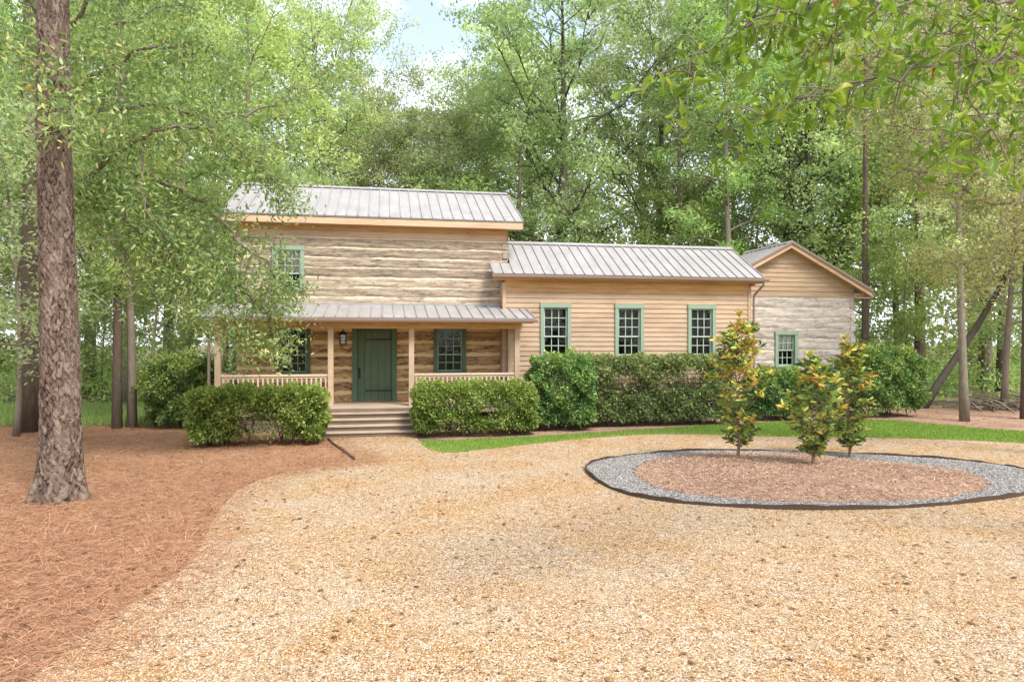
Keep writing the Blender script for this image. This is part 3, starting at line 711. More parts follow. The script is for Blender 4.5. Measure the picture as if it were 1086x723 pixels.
sr = HB(); sr.box(-4.28, -4.2, 18.69, 19.95, 1.475, 1.525, 0, .7); sr.box(-4.26, -4.22, 18.69, 19.95, .74, .79, 0, .7)
sr.box(-4.265, -4.215, 19.92, 19.95, .735, 1.48, 0, .6); sr.box(-4.265, -4.215, 18.69, 18.72, .735, 1.48, 0, .6)
sro = sr.build('railing', M['rail'])
for k in range(10):
    b = HB(); x = 18.75 + k * .12; b.box(-4.26, -4.222, x, x + .038, .791, 1.474, 0, RL.random()); b.build('baluster', M['rail'], sro)
# windows and door of the main block
window(*WIN_UP, 20 - .045, head=.12, cols=3, up=3, dn=2, curtain=.575)
window(*WIN_PL, 20 - .045, trim='green', sash='green_trim')
window(*WIN_PR, 20 - .045, trim='green', sash='green_trim')
df = HB(); W = 19.955
for x0, x1 in ((DOOR[0], DOOR[0] + .14), (DOOR[1] - .14, DOOR[1])): df.box(x0, x1, W - .045, W + .1, .652, 2.72, 0, .5)
df.box(DOOR[0], DOOR[1], W - .05, W + .1, 2.722, 2.86, 0, .5)
df.box(DOOR[0] + .0, DOOR[1] - .0, W - .09, W + .12, .651, .685, 1, .6)
dframe = df.build('door_frame', [M['green'], M['step']])
dr = HB(); d0, d1 = DOOR[0] + .145, DOOR[1] - .145
for k in range(5):
    a = d0 + (d1 - d0) * k / 5; b = d0 + (d1 - d0) * (k + 1) / 5; dr.box(a + .005, b - .005, W + .02, W + .07, .688, 2.715, 0, RL.random())
dr.box(d0, d1, W + .071, W + .09, .688, 2.715, 0, .2)
door = dr.build('door', M['green'])
for z in (.98, 2.44):
    h = HB(); h.hexa([(d0 + .24, W + .004, z - .013), (d1 + .03, W + .004, z - .030), (d1 + .03, W + .019, z - .030), (d0 + .24, W + .019, z - .013),
                      (d0 + .24, W + .004, z + .013), (d1 + .03, W + .004, z + .030), (d1 + .03, W + .019, z + .030), (d0 + .24, W + .019, z + .013)])
    h.tube([(d1 + .02, W - .005, z - .06), (d1 + .02, W - .005, z + .06)], .018, 8); h.tube([(d0 + .235, W + .012, z), (d0 + .26, W + .012, z)], .022, 8)
    h.build('strap_hinge', M['iron'], door)
h = HB(); x = d0 + .055
h.box(x - .025, x + .025, W + .010, W + .019, 1.32, 1.62)
h.tube([(x, W + .01, 1.36), (x, W - .04, 1.39), (x, W - .055, 1.47), (x, W - .04, 1.55), (x, W + .01, 1.58)], .011, 8); h.tube([(x, W - .03, 1.62), (x, W + .01, 1.60)], .016, 8)
h.build('handle', M['iron'], door)

# wing
WW = 19.5; A0, A1 = 3.33, 11.09
W1 = (4.42, 5.34, 1.92, 3.51); W2 = (6.70, 7.60, 1.92, 3.51); W3 = (9.02, 9.92, 1.92, 3.51)
cw = HB(); clap_rows(cw, A0 + .06, A1 - .06, .42, 3.80, WW, [op(W1), op(W2), op(W3)])
clap_rows(cw, WW + .0, 19.96, .66, 4.1, A0, [], axis='v', face=-1)
clap_rows(cw, WW + .0, 23.0, .42, 4.1, A1, [], axis='v', face=1); clap_rows(cw, A0 + .3, A1, .42, 4.1, 23.0, [], face=1)
cw.build('clapboard_wall', M['clap'])
ft = HB(); ft.box(A0 + .04, A1 - .04, WW - .022, WW + .03, 3.815, 3.955, 0, .4); ft.box(A0 + .04, A1 - .04, WW - .032, WW + .03, 3.957, 4.165, 0, .8); ft.build('frieze_board', M['frieze'])
cb = HB(); cb.box(A0 - .03, A0 + .065, WW - .045, WW + .0, .42, 4.1, 0, .9); cb.box(A0 - .032, A0 - .012, WW + .001, WW + .09, .42, 4.1, 0, .7)
cb.build('corner_board', M['clap']); cb = HB(); cb.box(A1 - .08, A1 + .02, WW - .045, WW, .42, 4.1, 0, .7); cb.build('corner_board', M['clap'])
fo = HB(); fo.box(A0 + .05, A1 - .05, WW + .02, WW + .1, 0, .45); fo.build('foundation', M['pier'])
inn = HB(); inn.box(A0 + .3, A1 - .1, 20.6, 22.9, .2, 4.2); inn.build('light_block_core', M['dark'])  # unseen dark core added inside the wing to block daylight
WE = 4.33; WR = 5.50
wr_ = roof('roof', 3.58, 11.38, 19.18, WE, 21.25, WR, 23.3, WE, notch=(2.97, 19.82))
for w_ in (W1, W2, W3): window(*w_, WW - .03, curtain=0)
wf = HB(); wf.box(3.0, 11.35, 19.215, 19.24, WE - .16, WE - .06, 0, .5); wf.box(3.02, 11.33, 19.241, 19.5, WE - .17, WE - .15, 0, .3); wf.build('fascia', M['frieze'])
gutter(2.95, 11.52, 19.16, WE - .035)
downspout([(11.36, 19.16, WE - .1), (11.36, 19.18, WE - .22), (11.24, 19.34, WE - .42), (11.19, 19.42, WE - .52), (11.18, 19.43, WE - .65), (11.18, 19.43, .2)])
wg = HB(); l2, r2 = tri_lim(21.25, 1.75, 4.3, .66)
clap_rows(wg, l2, r2, 4.1, 5.35, A1, [], axis='v', face=1); wg.build('gable_siding', M['clap_side'])

# gabled log block at the right
B0, B1, BW = 10.92, 15.81, 21.0
WB = (12.83, 13.66, 1.52, 2.72)
rb = HB(); log_rows(rb, B0, B1, .35, 3.90, .37, .028, BW, [op(WB)], rough=.008)
log_rows(rb, BW + .02, 23.1, .35, 3.9, .37, .03, B1, [], axis='v', face=1); log_rows(rb, BW + .02, 23.1, .35, 3.9, .37, .03, B0, [], axis='v', face=-1); log_rows(rb, B0, B1, .35, 3.9, .37, .03, 23.1, [], face=1)
for r in range(9):
    z = .4 + r * .385; rb.box(B1 - .14, B1 + .045, BW - .055, BW + .1, z + .03, z + .25, 0, RL.random())
rb.build('whitened_log_wall', [M['log_grey'], M['chink']])
BC = 13.28; BT = .525
gw = HB()
APZ = 5.70; 
lf = lambda z: max(B0 + .0, BC - max(0, APZ - .06 - z) / BT); rf = lambda z: min(B1 - .0, BC + max(0, APZ - .06 - z) / BT)
clap_rows(gw, lf, rf, 3.93, 5.64, BW, [], ex=.155)
gw.box(B0, B1, BW - .045, BW, 3.895, 3.925, 0, .6); gw.build('gable_siding', M['clap_side'])
gx_ = HB(); clap_rows(gx_, lf, rf, 3.93, 5.64, 23.1, [], ex=.155, face=1); gx_.build('gable_siding', M['clap_side'])
gbk = HB(); gbk.face([(B0, BW + .03, 3.9), (B1, BW + .03, 3.9), (B1, BW + .03, 4.14), (BC, BW + .03, 5.45), (B0, BW + .03, 4.14)]); gbk.build('gable_backing', M['backwood'])
hu = 3.04
rr = roof('roof', 20.66, 23.4, BC - hu, APZ - hu * BT, BC, APZ, BC + hu, APZ - hu * BT, along='v')
rk = HB()
for s in (-1, 1):
    for (wy, t0, t1, mi) in ((20.685, -.20, -.052, 0),):
        ua, ub = BC, BC + s * (hu - .02)
        za, zb = APZ, APZ - (hu - .02) * BT
        pts = [(ua, zb) for _ in range(0)]
        q = [(ua, wy, za + t0), (ub, wy, zb + t0), (ub, wy + .028, zb + t0), (ua, wy + .028, za + t0), (ua, wy, za + t1), (ub, wy, zb + t1), (ub, wy + .028, zb + t1), (ua, wy + .028, za + t1)]
        rk.hexa(q, 0, .7)
        q = [(ua, wy + .03, za - .15), (ub, wy + .03, zb - .15), (ub, BW - .0, zb - .15), (ua, BW - .0, za - .15), (ua, wy + .03, za - .13), (ub, wy + .03, zb - .13), (ub, BW, zb - .13), (ua, BW, za - .13)]
        rk.hexa(q, 0, .4)
    ue = BC + s * (hu - .02); rk.box(min(ue, ue - s * .025), max(ue, ue - s * .025), 20.715, 23.35, APZ - hu * BT - .21, APZ - hu * BT - .05, 0, .5)
rk.box(B1 + .01, BC + hu - .05, 20.72, 20.99, 3.86, 3.88, 0, .4); rk.box(B1 + .01, BC + hu - .08, 20.96, 20.985, 3.88, 4.05, 0, .6)
rk.build('rake_board', M['fascia'])
rt = HB()     # brown drip edge on top of the rake
for s in (-1, 1):
    ub = BC + s * hu; zb = APZ - hu * BT
    rt.hexa([(BC, 20.64, APZ - .055), (ub, 20.64, zb - .055), (ub, 20.683, zb - .055), (BC, 20.683, APZ - .055), (BC, 20.64, APZ + .012), (ub, 20.64, zb + .012), (ub, 20.658, zb + .012), (BC, 20.658, APZ + .012)])
rt.build('drip_edge', M['gutter'], rr)
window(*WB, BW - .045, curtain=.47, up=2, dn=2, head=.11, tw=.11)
gm2 = HB(); gm2.box(BC + hu - .0, BC + hu + .09, 20.7, 23.35, APZ - hu * BT - .14, APZ - hu * BT - .05); gm2.build('gutter', M['gutter'])
inn = HB(); inn.box(B0 + .3, B1 - .3, 22.1, 22.9, .2, 3.8); inn.build('light_block_core', M['dark'])  # unseen dark core added inside the gabled block, stops daylight
fo = HB(); fo.box(B0 + .05, B1 - .05, BW + .02, BW + .1, 0, .38); fo.build('foundation', M['pier'])

# lantern
ln = empty('porch_lantern', hw(-1.18, 19.35, 2.30), ANG)
tag(ln, 'black iron lantern hanging under the porch roof to the left of the green door', 'lantern')
m = MB()
for sx in (-1, 1):
    for sy in (-1, 1): m.box(sx * .082 - .014, sx * .082 + .014, sy * .082 - .014, sy * .082 + .014, .03, .27)
m.box(-.10, .10, -.10, .10, .0, .03); m.box(-.10, .10, -.10, .10, .27, .29)
m.hexa([(-.11, -.11, .29), (.11, -.11, .29), (.11, .11, .29), (-.11, .11, .29), (-.03, -.03, .38), (.03, -.03, .38), (.03, .03, .38), (-.03, .03, .38)])
for z in (.11, .19):
    for s in (-1, 1): m.box(-.074, .074, s * .084 - .004, s * .084 + .004, z - .004, z + .004); m.box(s * .084 - .004, s * .084 + .004, -.074, .074, z - .004, z + .004)
m.build('frame', M['iron'], ln)
m = MB(); m.tube([(0, 0, .38), (0, 0, .655)], .007, 6); m.build('hanging_rod', M['iron'], ln)
m = MB()
for s in (-1, 1): m.box(-.074, .074, s * .078 - .001, s * .078 + .001, .03, .27); m.box(s * .078 - .001, s * .078 + .001, -.074, .074, .03, .27)
m.build('glass_pane', M['glass'], ln)
m = MB(); m.tube([(0, 0, .03), (0, 0, .15)], .016, 8); m.build('candle', M['curtain'], ln)

# ------------------------------------------------------------------ hedges and bushes
def hedge(name, poly4, h, nleaf, L, mat, label, seed, round_=.28, sparse=0., noise_a=.1, group=None, cat='hedge', up=.3, zb=.08, gaps=()):
    """poly4: footprint frame (origin u,w; length; depth; angle)."""
    (ou, ow, ln_, dp) = poly4; rg = np.random.default_rng(seed)
    root = empty(name, hw(ou, ow, 0), ANG); tag(root, label, cat, group)
    n = nleaf; k = int(n * 1.9)
    # sample points on the shell of a rounded box
    area = np.array([ln_ * h, ln_ * h * .5, ln_ * dp, dp * h, dp * h]); fidx = rg.choice(5, k, p=area / area.sum())
    a = rg.uniform(-1, 1, k); b = rg.uniform(-1, 1, k)
    P = np.zeros((k, 3)); N = np.zeros((k, 3))
    for f, (ax, v) in enumerate((((1, -1)), ((1, 1)), ((2, 1)), ((0, -1)), ((0, 1)))):
        mk = fidx == f; o = [i for i in range(3) if i != ax]
        P[mk, ax] = v; P[mk, o[0]] = a[mk]; P[mk, o[1]] = b[mk]
    half = np.array([ln_ / 2, dp / 2, h / 2]); P *= half
    inn_ = np.clip(P, -(half - round_), half - round_); dlt = P - inn_; ln2 = np.linalg.norm(dlt, axis=1) + 1e-9
    N = dlt / ln2[:, None]; P = inn_ + N * round_
    fr = np.sin(P[:, 0] * 5.1 + seed) * np.sin(P[:, 2] * 6.3 + seed * 2) * np.cos(P[:, 1] * 5) + .6 * np.sin(P[:, 0] * 13 + 1.7 * seed) * np.sin(P[:, 2] * 12) + .4 * np.sin(P[:, 0] * 29) * np.cos(P[:, 2] * 27)
    depth = rg.exponential(.07 + sparse * .1, k)
    P += N * (fr * noise_a * .6 - depth)[:, None] + rg.normal(size=(k, 3)) * .018
    P[:, 2] += h / 2 + zb
    keep = (fr + rg.normal(size=k) * .35 > -.75 - .5 * (1 - sparse)) & (P[:, 2] > .02)
    low_ = (P[:, 2] < .22) & (rg.uniform(size=k) < .55); keep &= ~low_
    for (gx, gz, gr) in gaps:
        keep &= ~((((P[:, 0] - gx) / gr) ** 2 + ((P[:, 2] - gz) / (gr * .6)) ** 2 < 1) & (rg.uniform(size=k) < .85))
    P = P[keep][:n]; N = N[keep][:n]; fr = fr[keep][:n]
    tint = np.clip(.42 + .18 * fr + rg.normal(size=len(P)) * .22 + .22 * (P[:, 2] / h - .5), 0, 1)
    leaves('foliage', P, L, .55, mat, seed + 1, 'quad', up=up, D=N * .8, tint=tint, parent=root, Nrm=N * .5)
    m = MB(); R = random.Random(seed)
    for i in range(int(ln_ * 5)):
        x = R.uniform(-ln_ / 2 + .15, ln_ / 2 - .15); y = R.uniform(-dp / 3, dp / 3)
        for j in range(3):
            x2 = x + R.uniform(-.3, .3); y2 = y + R.uniform(-.3, .3); z2 = h * R.uniform(.6, .95)
            m.tube([(x, y, 0), ((x + x2) / 2 + R.uniform(-.05, .05), (y + y2) / 2, z2 * .5), (x2, y2, z2)], [.014, .010, .004], 4, cap=False)
    m.build('stems', M['bark_dark'], root)
    return root
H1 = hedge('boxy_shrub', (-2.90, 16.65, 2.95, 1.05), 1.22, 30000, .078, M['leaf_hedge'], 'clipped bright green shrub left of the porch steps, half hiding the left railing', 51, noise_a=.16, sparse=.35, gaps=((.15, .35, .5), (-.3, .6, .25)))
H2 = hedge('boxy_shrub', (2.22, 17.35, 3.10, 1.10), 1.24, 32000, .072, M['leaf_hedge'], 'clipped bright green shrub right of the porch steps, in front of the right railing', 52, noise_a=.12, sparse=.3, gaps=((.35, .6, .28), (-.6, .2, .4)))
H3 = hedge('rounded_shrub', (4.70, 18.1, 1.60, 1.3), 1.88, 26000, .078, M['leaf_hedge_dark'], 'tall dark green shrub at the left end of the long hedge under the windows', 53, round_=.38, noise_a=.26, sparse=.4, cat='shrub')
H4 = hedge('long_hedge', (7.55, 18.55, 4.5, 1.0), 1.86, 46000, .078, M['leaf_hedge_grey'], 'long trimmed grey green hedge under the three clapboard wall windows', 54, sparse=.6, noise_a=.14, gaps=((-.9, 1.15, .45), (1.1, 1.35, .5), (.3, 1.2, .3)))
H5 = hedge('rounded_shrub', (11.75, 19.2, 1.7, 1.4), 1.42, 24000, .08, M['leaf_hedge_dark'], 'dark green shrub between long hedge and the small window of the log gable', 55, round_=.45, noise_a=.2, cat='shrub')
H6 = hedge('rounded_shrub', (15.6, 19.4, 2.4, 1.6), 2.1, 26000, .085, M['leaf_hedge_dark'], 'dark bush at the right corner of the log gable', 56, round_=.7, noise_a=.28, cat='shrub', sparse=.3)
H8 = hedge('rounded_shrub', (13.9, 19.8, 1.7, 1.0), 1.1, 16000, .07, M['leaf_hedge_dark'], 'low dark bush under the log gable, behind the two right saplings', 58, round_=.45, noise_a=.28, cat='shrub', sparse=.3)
H7 = hedge('holly_bush', (-5.6, 20.4, 1.9, 1.5), 1.9, 20000, .085, M['leaf_hedge_dark'], 'dark loose evergreen bush beside the left end of the porch', 57, round_=.75, noise_a=.4, cat='bush', sparse=.8)

# ------------------------------------------------------------------ magnolia saplings
def magnolia(base, h, wid, label, seed, warm=.5):
    root = empty('magnolia_sapling', base); tag(root, label, 'sapling', 'young magnolias in the oval bed')
    R = random.Random(seed); m = MB()
    tk = [(R.uniform(-.02, .02) * i, R.uniform(-.02, .02) * i, h * .96 * i / 8) for i in range(9)]
    m.tube(tk, [.030 - .0031 * i for i in range(9)], 7)
    P = []; D = []; T = []
    n = int(64 * h / 2.5)
    for i in range(n):
        t = .07 + .91 * (i + R.random() * .7) / n; a = i * 2.4 + R.uniform(-.5, .5)
        prof = min(1, (t / .35) ** .7) * (1 - max(0, t - .5) / .5 * .72) * R.uniform(.6, 1.12)
        L = wid / 2 * prof; z0 = h * t * .9
        rise = L * R.uniform(.3, .9); e = Vector((math.cos(a) * L, math.sin(a) * L, z0 + rise))
        b = Vector((tk[0][0], tk[0][1], z0)); mid = b.lerp(e, .55) - Vector((0, 0, .06 * L))
        m.tube([b, mid, e], [.011, .008, .005], 5, cap=False)
        nr = R.randint(2, 3)
        for j in range(nr):
            c = b.lerp(e, 1 - j * .33 + R.uniform(-.05, .05)) if j else e
            dr = (e - b).normalized() * .6 + Vector((0, 0, .8))
            nl = R.randint(7, 12)
            wt = R.random()
            for q in range(nl):
                aa = q * 2.4; ox = Vector((math.cos(aa), math.sin(aa), R.uniform(-.5, .7))); dv = ox * 1.0 + dr * .5 * (q / nl)
                P.append(c + dr * .05 * R.random()); D.append(dv)
                z = c.z / h
                warmth = warm * (z ** 1.0) + R.uniform(-.12, .12)
                if wt < warmth * 1.25: T.append(R.choice([.55, .60, .64, .70, .80, .9]) + R.uniform(-.04, .04))
                else: T.append(R.uniform(.05, .42) if R.random() < .7 else .55)
    tp = Vector(tk[-1])
    for q in range(16):
        aa = q * 2.4; P.append(tp); D.append(Vector((math.cos(aa) * .6, math.sin(aa) * .6, 1.0))); T.append(R.choice([.6, .68, .8]))
    m.build('trunk', M['bark_brown'], root)
    leaves('crown', P, .135, .38, M['leaf_magnolia'], seed, 'hexa', up=.25, D=np.array([tuple(d) for d in D]), tint=np.array(T), dspread=.28, parent=root)
def onbed(px, py):
    x, y = gp(px, py)
    for _ in range(4):
        z = float(bedz(np.array(x), np.array(y))); Y = F * (CAMH - z) / (py - 361.5); x, y = (px - 543) / F * Y, Y
    return Vector((x, y, z - .01))
magnolia(onbed(783, 485), 2.85, 1.15, 'tallest sapling, rusty orange leaves, at the left of the three in the oval bed', 61, .62)
magnolia(onbed(862, 492), 2.0, 1.0, 'shortest and bushiest sapling, yellow green, in the middle of the oval bed', 62, .40)
magnolia(onbed(901, 485), 2.5, 1.0, 'sapling with coppery crown at the right of the three in the oval bed', 63, .62)

# ------------------------------------------------------------------ trees
def gen_tree(seed, H, r0, cb=.3, R0=4., nl=24, ns=5, nc=3, per=50, cr=.5, L=.17, leaf='leaf_mid', bark='bark', shape='dome', rise=(.25, .9), lean=(0, 0), ratio=.55, droop=.0, wob=.15, tags=True, flat=.65, dead=0, top=True):
    R = random.Random(seed); rg = np.random.default_rng(seed)
    m = MB(); nt_ = 12; tk = []
    w1, w2, p1, p2 = R.uniform(.5, 1.2), R.uniform(.5, 1.2), R.uniform(0, 6), R.uniform(0, 6)
    for i in range(nt_ + 1):
        t = i / nt_; tk.append(Vector((lean[0] * t + wob * (math.sin(p1 + t * 5 * w1) - math.sin(p1)), lean[1] * t + wob * (math.sin(p2 + t * 5 * w2) - math.sin(p2)), H * t * .97)))
    rad = [r0 * (1 + .18 * math.exp(-i * 2.2)) * (1 - .86 * i / nt_) for i in range(nt_ + 1)]
    m.tube(tk, rad, 9)
    def tp(t):
        f = min(t, .999) * nt_; i = int(f); return tk[i].lerp(tk[i + 1], f - i)
    C = []
    for i in range(nl):
        t = cb + (1 - cb) * ((i + R.random()) / nl) ** .9
        a = i * 2.4 + R.uniform(-.6, .6); s = (t - cb) / (1 - cb)
        if shape == 'dome': pr = math.sqrt(max(.06, 1 - (1.7 * s - .6) ** 2 * .62))
        elif shape == 'cone': pr = 1.05 - .85 * s
        elif shape == 'column': pr = .65 + .35 * math.sin(s * 3)
        elif shape == 'vase': pr = .55 + .6 * s
        elif shape == 'pine': pr = .5 + .6 * math.sin(s * 2.8)
        L_ = R0 * pr * R.uniform(.65, 1.15); b = tp(t)
        el = R.uniform(*rise) * (1 + .5 * s) - droop
        d = Vector((math.cos(a), math.sin(a), 0)); e = b + d * L_ + Vector((0, 0, L_ * el)); mid = b.lerp(e, .5) + Vector((R.uniform(-.2, .2), R.uniform(-.2, .2), -.12 * L_))
        rr_ = r0 * (1 - .8 * t) * .42
        pts = [b, b.lerp(mid, .6) + Vector((0, 0, .03 * L_)), mid, mid.lerp(e, .55) + Vector((R.uniform(-.15, .15), R.uniform(-.15, .15), .05 * L_)), e]
        m.tube(pts, [rr_, rr_ * .8, rr_ * .55, rr_ * .35, .012], 5, cap=False)
        for j in range(ns):
            q = R.uniform(.3, 1.0); sb = mid.lerp(e, (q - .5) * 2) if q > .5 else b.lerp(mid, q * 2)
            a2 = a + R.uniform(-1.3, 1.3); l2_ = L_ * R.uniform(.22, .5)
            se = sb + Vector((math.cos(a2), math.sin(a2), R.uniform(-.3, .8) - droop)) * l2_
            m.tube([sb, sb.lerp(se, .5) + Vector((0, 0, .06 * l2_)), se], [rr_ * .35 + .006, rr_ * .2 + .005, .005], 3, cap=False)
            if R.random() < dead: continue
            for k in range(nc): 
                f = R.uniform(.35, 1.1); c = sb.lerp(se, f); C.append((c.x + R.gauss(0, .2), c.y + R.gauss(0, .2), c.z + R.gauss(0, .15)))
        C.append(tuple(e))
    if top:
        for k in range(6): C.append(tuple(tk[-1] + Vector((R.gauss(0, .5), R.gauss(0, .5), R.gauss(0, .4)))))
    C = np.array(C); n = len(C); ct = rg.uniform(0, 1, n)
    cnt = rg.integers(int(per * .5), int(per * 1.5), n); idx = np.repeat(np.arange(n), cnt)
    sz = cr * rg.uniform(.55, 1.35, n)
    off = rg.normal(size=(len(idx), 3)) * sz[idx][:, None] * .55; off[:, 2] *= flat
    P = C[idx] + off; tint = .22 + .45 * ct[idx] + rg.normal(size=len(idx)) * .15
    return m, P, tint, dict(L=L, leaf=leaf, bark=bark, ratio=ratio, seed=seed, droop=droop)
def make_tree(name, **kw):
    shape_leaf = kw.pop('sl', 'quad')
    m, P, tint, q = gen_tree(**kw)
    root = empty(name)
    m.build('trunk', M[q['bark']], root, smooth=True)
    leaves('crown', P, q['L'], q['ratio'], M[q['leaf']], q['seed'] + 7, shape_leaf, up=.35, tint=tint, droop=q['droop'] + .2, parent=root)
    return root
KINDS = {}
def kind(key, name, desc, cat, **kw):
    KINDS[key] = dict(proto=make_tree(name, **kw), H=kw['H'], desc=desc, cat=cat, used=False)
kind('oakA', 'broad_oak_tree', 'broad dark green oak', 'tree', seed=101, H=18, r0=.30, cb=.28, R0=4.8, nl=30, ns=6, nc=3, per=43, cr=.62, L=.17, leaf='leaf_dark', bark='bark_dark')
kind('oakB', 'broad_oak_tree', 'broad mid green oak', 'tree', seed=102, H=19, r0=.28, cb=.22, R0=4.4, nl=32, ns=5, nc=3, per=43, cr=.6, L=.17, leaf='leaf_mid')
kind('oakC', 'broad_oak_tree', 'broad grey green oak', 'tree', seed=103, H=17, r0=.26, cb=.18, R0=4.2, nl=32, ns=6, nc=3, per=34, cr=.6, L=.16, leaf='leaf_grey')
kind('gumA', 'slender_tree', 'slender light green tree', 'tree', seed=104, H=21, r0=.20, cb=.22, R0=2.7, nl=30, ns=5, nc=3, per=31, cr=.5, L=.17, leaf='leaf_light', shape='column', rise=(.4, 1.1))
kind('gumB', 'slender_tree', 'slender grey green tree', 'tree', seed=105, H=20, r0=.17, cb=.3, R0=2.8, nl=26, ns=5, nc=2, per=34, cr=.5, L=.16, leaf='leaf_grey', shape='vase', rise=(.5, 1.3))
kind('pine', 'tall_pine_tree', 'tall straight pine', 'tree', seed=106, H=22, r0=.24, cb=.55, R0=3.0, nl=24, ns=4, nc=3, per=41, cr=.45, L=.2, leaf='leaf_mid', bark='bark_pine', shape='pine', ratio=.14, rise=(.0, .5), wob=.06)
kind('smallA', 'understorey_tree', 'small light green understorey tree', 'tree', seed=107, H=8, r0=.08, cb=.15, R0=2.3, nl=24, ns=5, nc=3, per=33, cr=.42, L=.13, leaf='leaf_light', rise=(.1, .7))
kind('smallB', 'understorey_tree', 'small mid green understorey tree', 'tree', seed=108, H=7, r0=.09, cb=.1, R0=2.2, nl=24, ns=5, nc=3, per=34, cr=.42, L=.13, leaf='leaf_mid', rise=(.1, .7))
kind('smallC', 'understorey_tree', 'small grey green understorey tree', 'tree', seed=109, H=9, r0=.08, cb=.2, R0=2.4, nl=24, ns=5, nc=3, per=28, cr=.45, L=.13, leaf='leaf_grey', rise=(.1, .7))
kind('olive', 'understorey_tree', 'yellow olive thin tree', 'tree', seed=110, H=14, r0=.13, cb=.22, R0=3.0, nl=28, ns=5, nc=3, per=30, cr=.5, L=.14, leaf='leaf_olive', rise=(.3, .9))

def plant(key, x, y, h=None, label=None, rz=None, seed=0, sxy=None, group=None):
    K = KINDS[key]; R = random.Random(hash((round(x, 2), round(y, 2), seed)) & 0xffff)
    o = K['proto'] if not K['used'] else copy_tree(K['proto'])
    K['used'] = True
    s = (h or K['H']) / K['H']; w = sxy or s ** .8 * R.uniform(.9, 1.1)
    o.location = (x, y, -.03); o.rotation_euler = (0, 0, R.uniform(0, 6.28) if rz is None else rz); o.scale = (w, w, s)
    tag(o, label, K['cat'], group); return o
GA = 'trees of the wood around the house'
def px_plant(key, px, Y, **kw): return plant(key, (px - 543) / F * Y, Y, **kw)
# named trees one can point to
px_plant('oakA', 591, 34, h=21, label='broad dark oak whose trunk rises behind the gap between the two higher roofs', group=GA)
px_plant('gumB', 728, 33, h=19, label='slender grey tree rising just behind the middle of the clapboard wing roof', group=GA)
px_plant('gumA', 775, 31, h=21, label='slender light green tree rising behind the right end of the wing roof', group=GA)
px_plant('oakA', 858, 33, h=15.5, label='dark oak with a thin black trunk above the log gable peak', group=GA)
px_plant('gumB', 872, 38, h=22, label='tall pale trunked tree behind the log gable peak', group=GA)
px_plant('pine', 917, 28.5, h=24, sxy=.62, label='straight dark pine trunk at the right corner of the log gable', group=GA)
px_plant('gumB', 1023, 20.4, h=15, label='slender grey tree standing on the mulch beyond the right end of the lawn', group=GA)
px_plant('pine', 1088, 21, h=20, sxy=.6, label='straight dark trunk at the far right edge behind the lawn', group=GA)
px_plant('pine', 31, 18.1, h=23, sxy=1.25, label='stout pine at the far left, behind the big foreground pine', group=GA)
px_plant('smallC', 17, 17.2, h=8, label='thin grey stemmed tree at the far left edge of the straw', group=GA)
px_plant('pine', 124, 18.7, h=21, sxy=.50, label='left of the twin trunks standing between the foreground pine and the porch', group=GA)
px_plant('gumA', 140, 19.0, h=17, sxy=.6, label='right of the twin trunks standing between the foreground pine and the porch', group=GA)
px_plant('smallA', 160, 21.5, h=6, label='bright green understorey tree behind the twin trunks', group=GA)
px_plant('olive', 1065, 24, h=13, label='yellowish thin tree at the right, behind the leaning trunk', group=GA)
px_plant('gumA', 196, 26, h=18, label='light green tree behind the dark bush at the left of the porch', group=GA)
for px_, Y_, h_, k_ in ((402, 38, 17, 'gumB'), (436, 41, 15.5, 'olive'), (470, 37, 14.5, 'oakC'), (505, 40, 17.0, 'gumB'), (452, 47, 17, 'oakC'), (385, 46, 19, 'olive'), (522, 45, 20, 'oakC')):
    px_plant(k_, px_, Y_, h=h_, label=KINDS[k_]['desc'] + ' below the gap of open sky', group=GA)
# the rest of the wood
ZL = {'left': 'in the wood left of the house', 'back': 'in the wood behind the house', 'right': 'in the wood right of the house'}
R = random.Random(77)
def ytop(px):
    if 395 < px < 525: return R.uniform(110, 150)
    if 525 <= px < 565: return R.uniform(55, 95)
    if 330 < px <= 395: return R.uniform(-10, 40)
    if 600 < px < 720: return R.uniform(-5, 40)
    return R.uniform(-60, 10)
keys_t = ['oakA', 'oakB', 'oakC', 'gumA', 'gumB', 'oakB', 'oakC', 'olive', 'pine']
def blocked(x, y):
    u = x * CA + y * SA; w = -x * SA + y * CA
    return -8 < u < 19.5 and w < 29.5
rows_ = [(24, 6.5), (30, 6.2), (37, 6.4), (46, 6.8)]
for ri, (Y0, sp) in enumerate(rows_):
    x = -(Y0 * .78 + 3) + R.uniform(0, 2)
    while x < Y0 * .78 + 3:
        X = x + R.uniform(-1.2, 1.2); Y = Y0 + R.uniform(-2.2, 2.2); x += sp
        if blocked(X, Y): continue
        px = 543 + F * X / Y; zone = 'left' if px < 300 else ('right' if px > 900 else 'back')
        if 945 < px < 1075 and Y < 26: continue
        h = CAMH + (361.5 - ytop(px)) / F * Y
        k = R.choice(keys_t)
        if k == 'pine' and 395 < px < 525: k = 'gumB'
        if ri < 2 and 395 < px < 525: continue
        h = min(h, 27); wd = None
        if ri == 0: k = R.choice(['gumA', 'gumB', 'olive', 'gumA'])
        plant(k, X, Y, h=h, label=KINDS[k]['desc'] + ' ' + ZL[zone], group=GA)
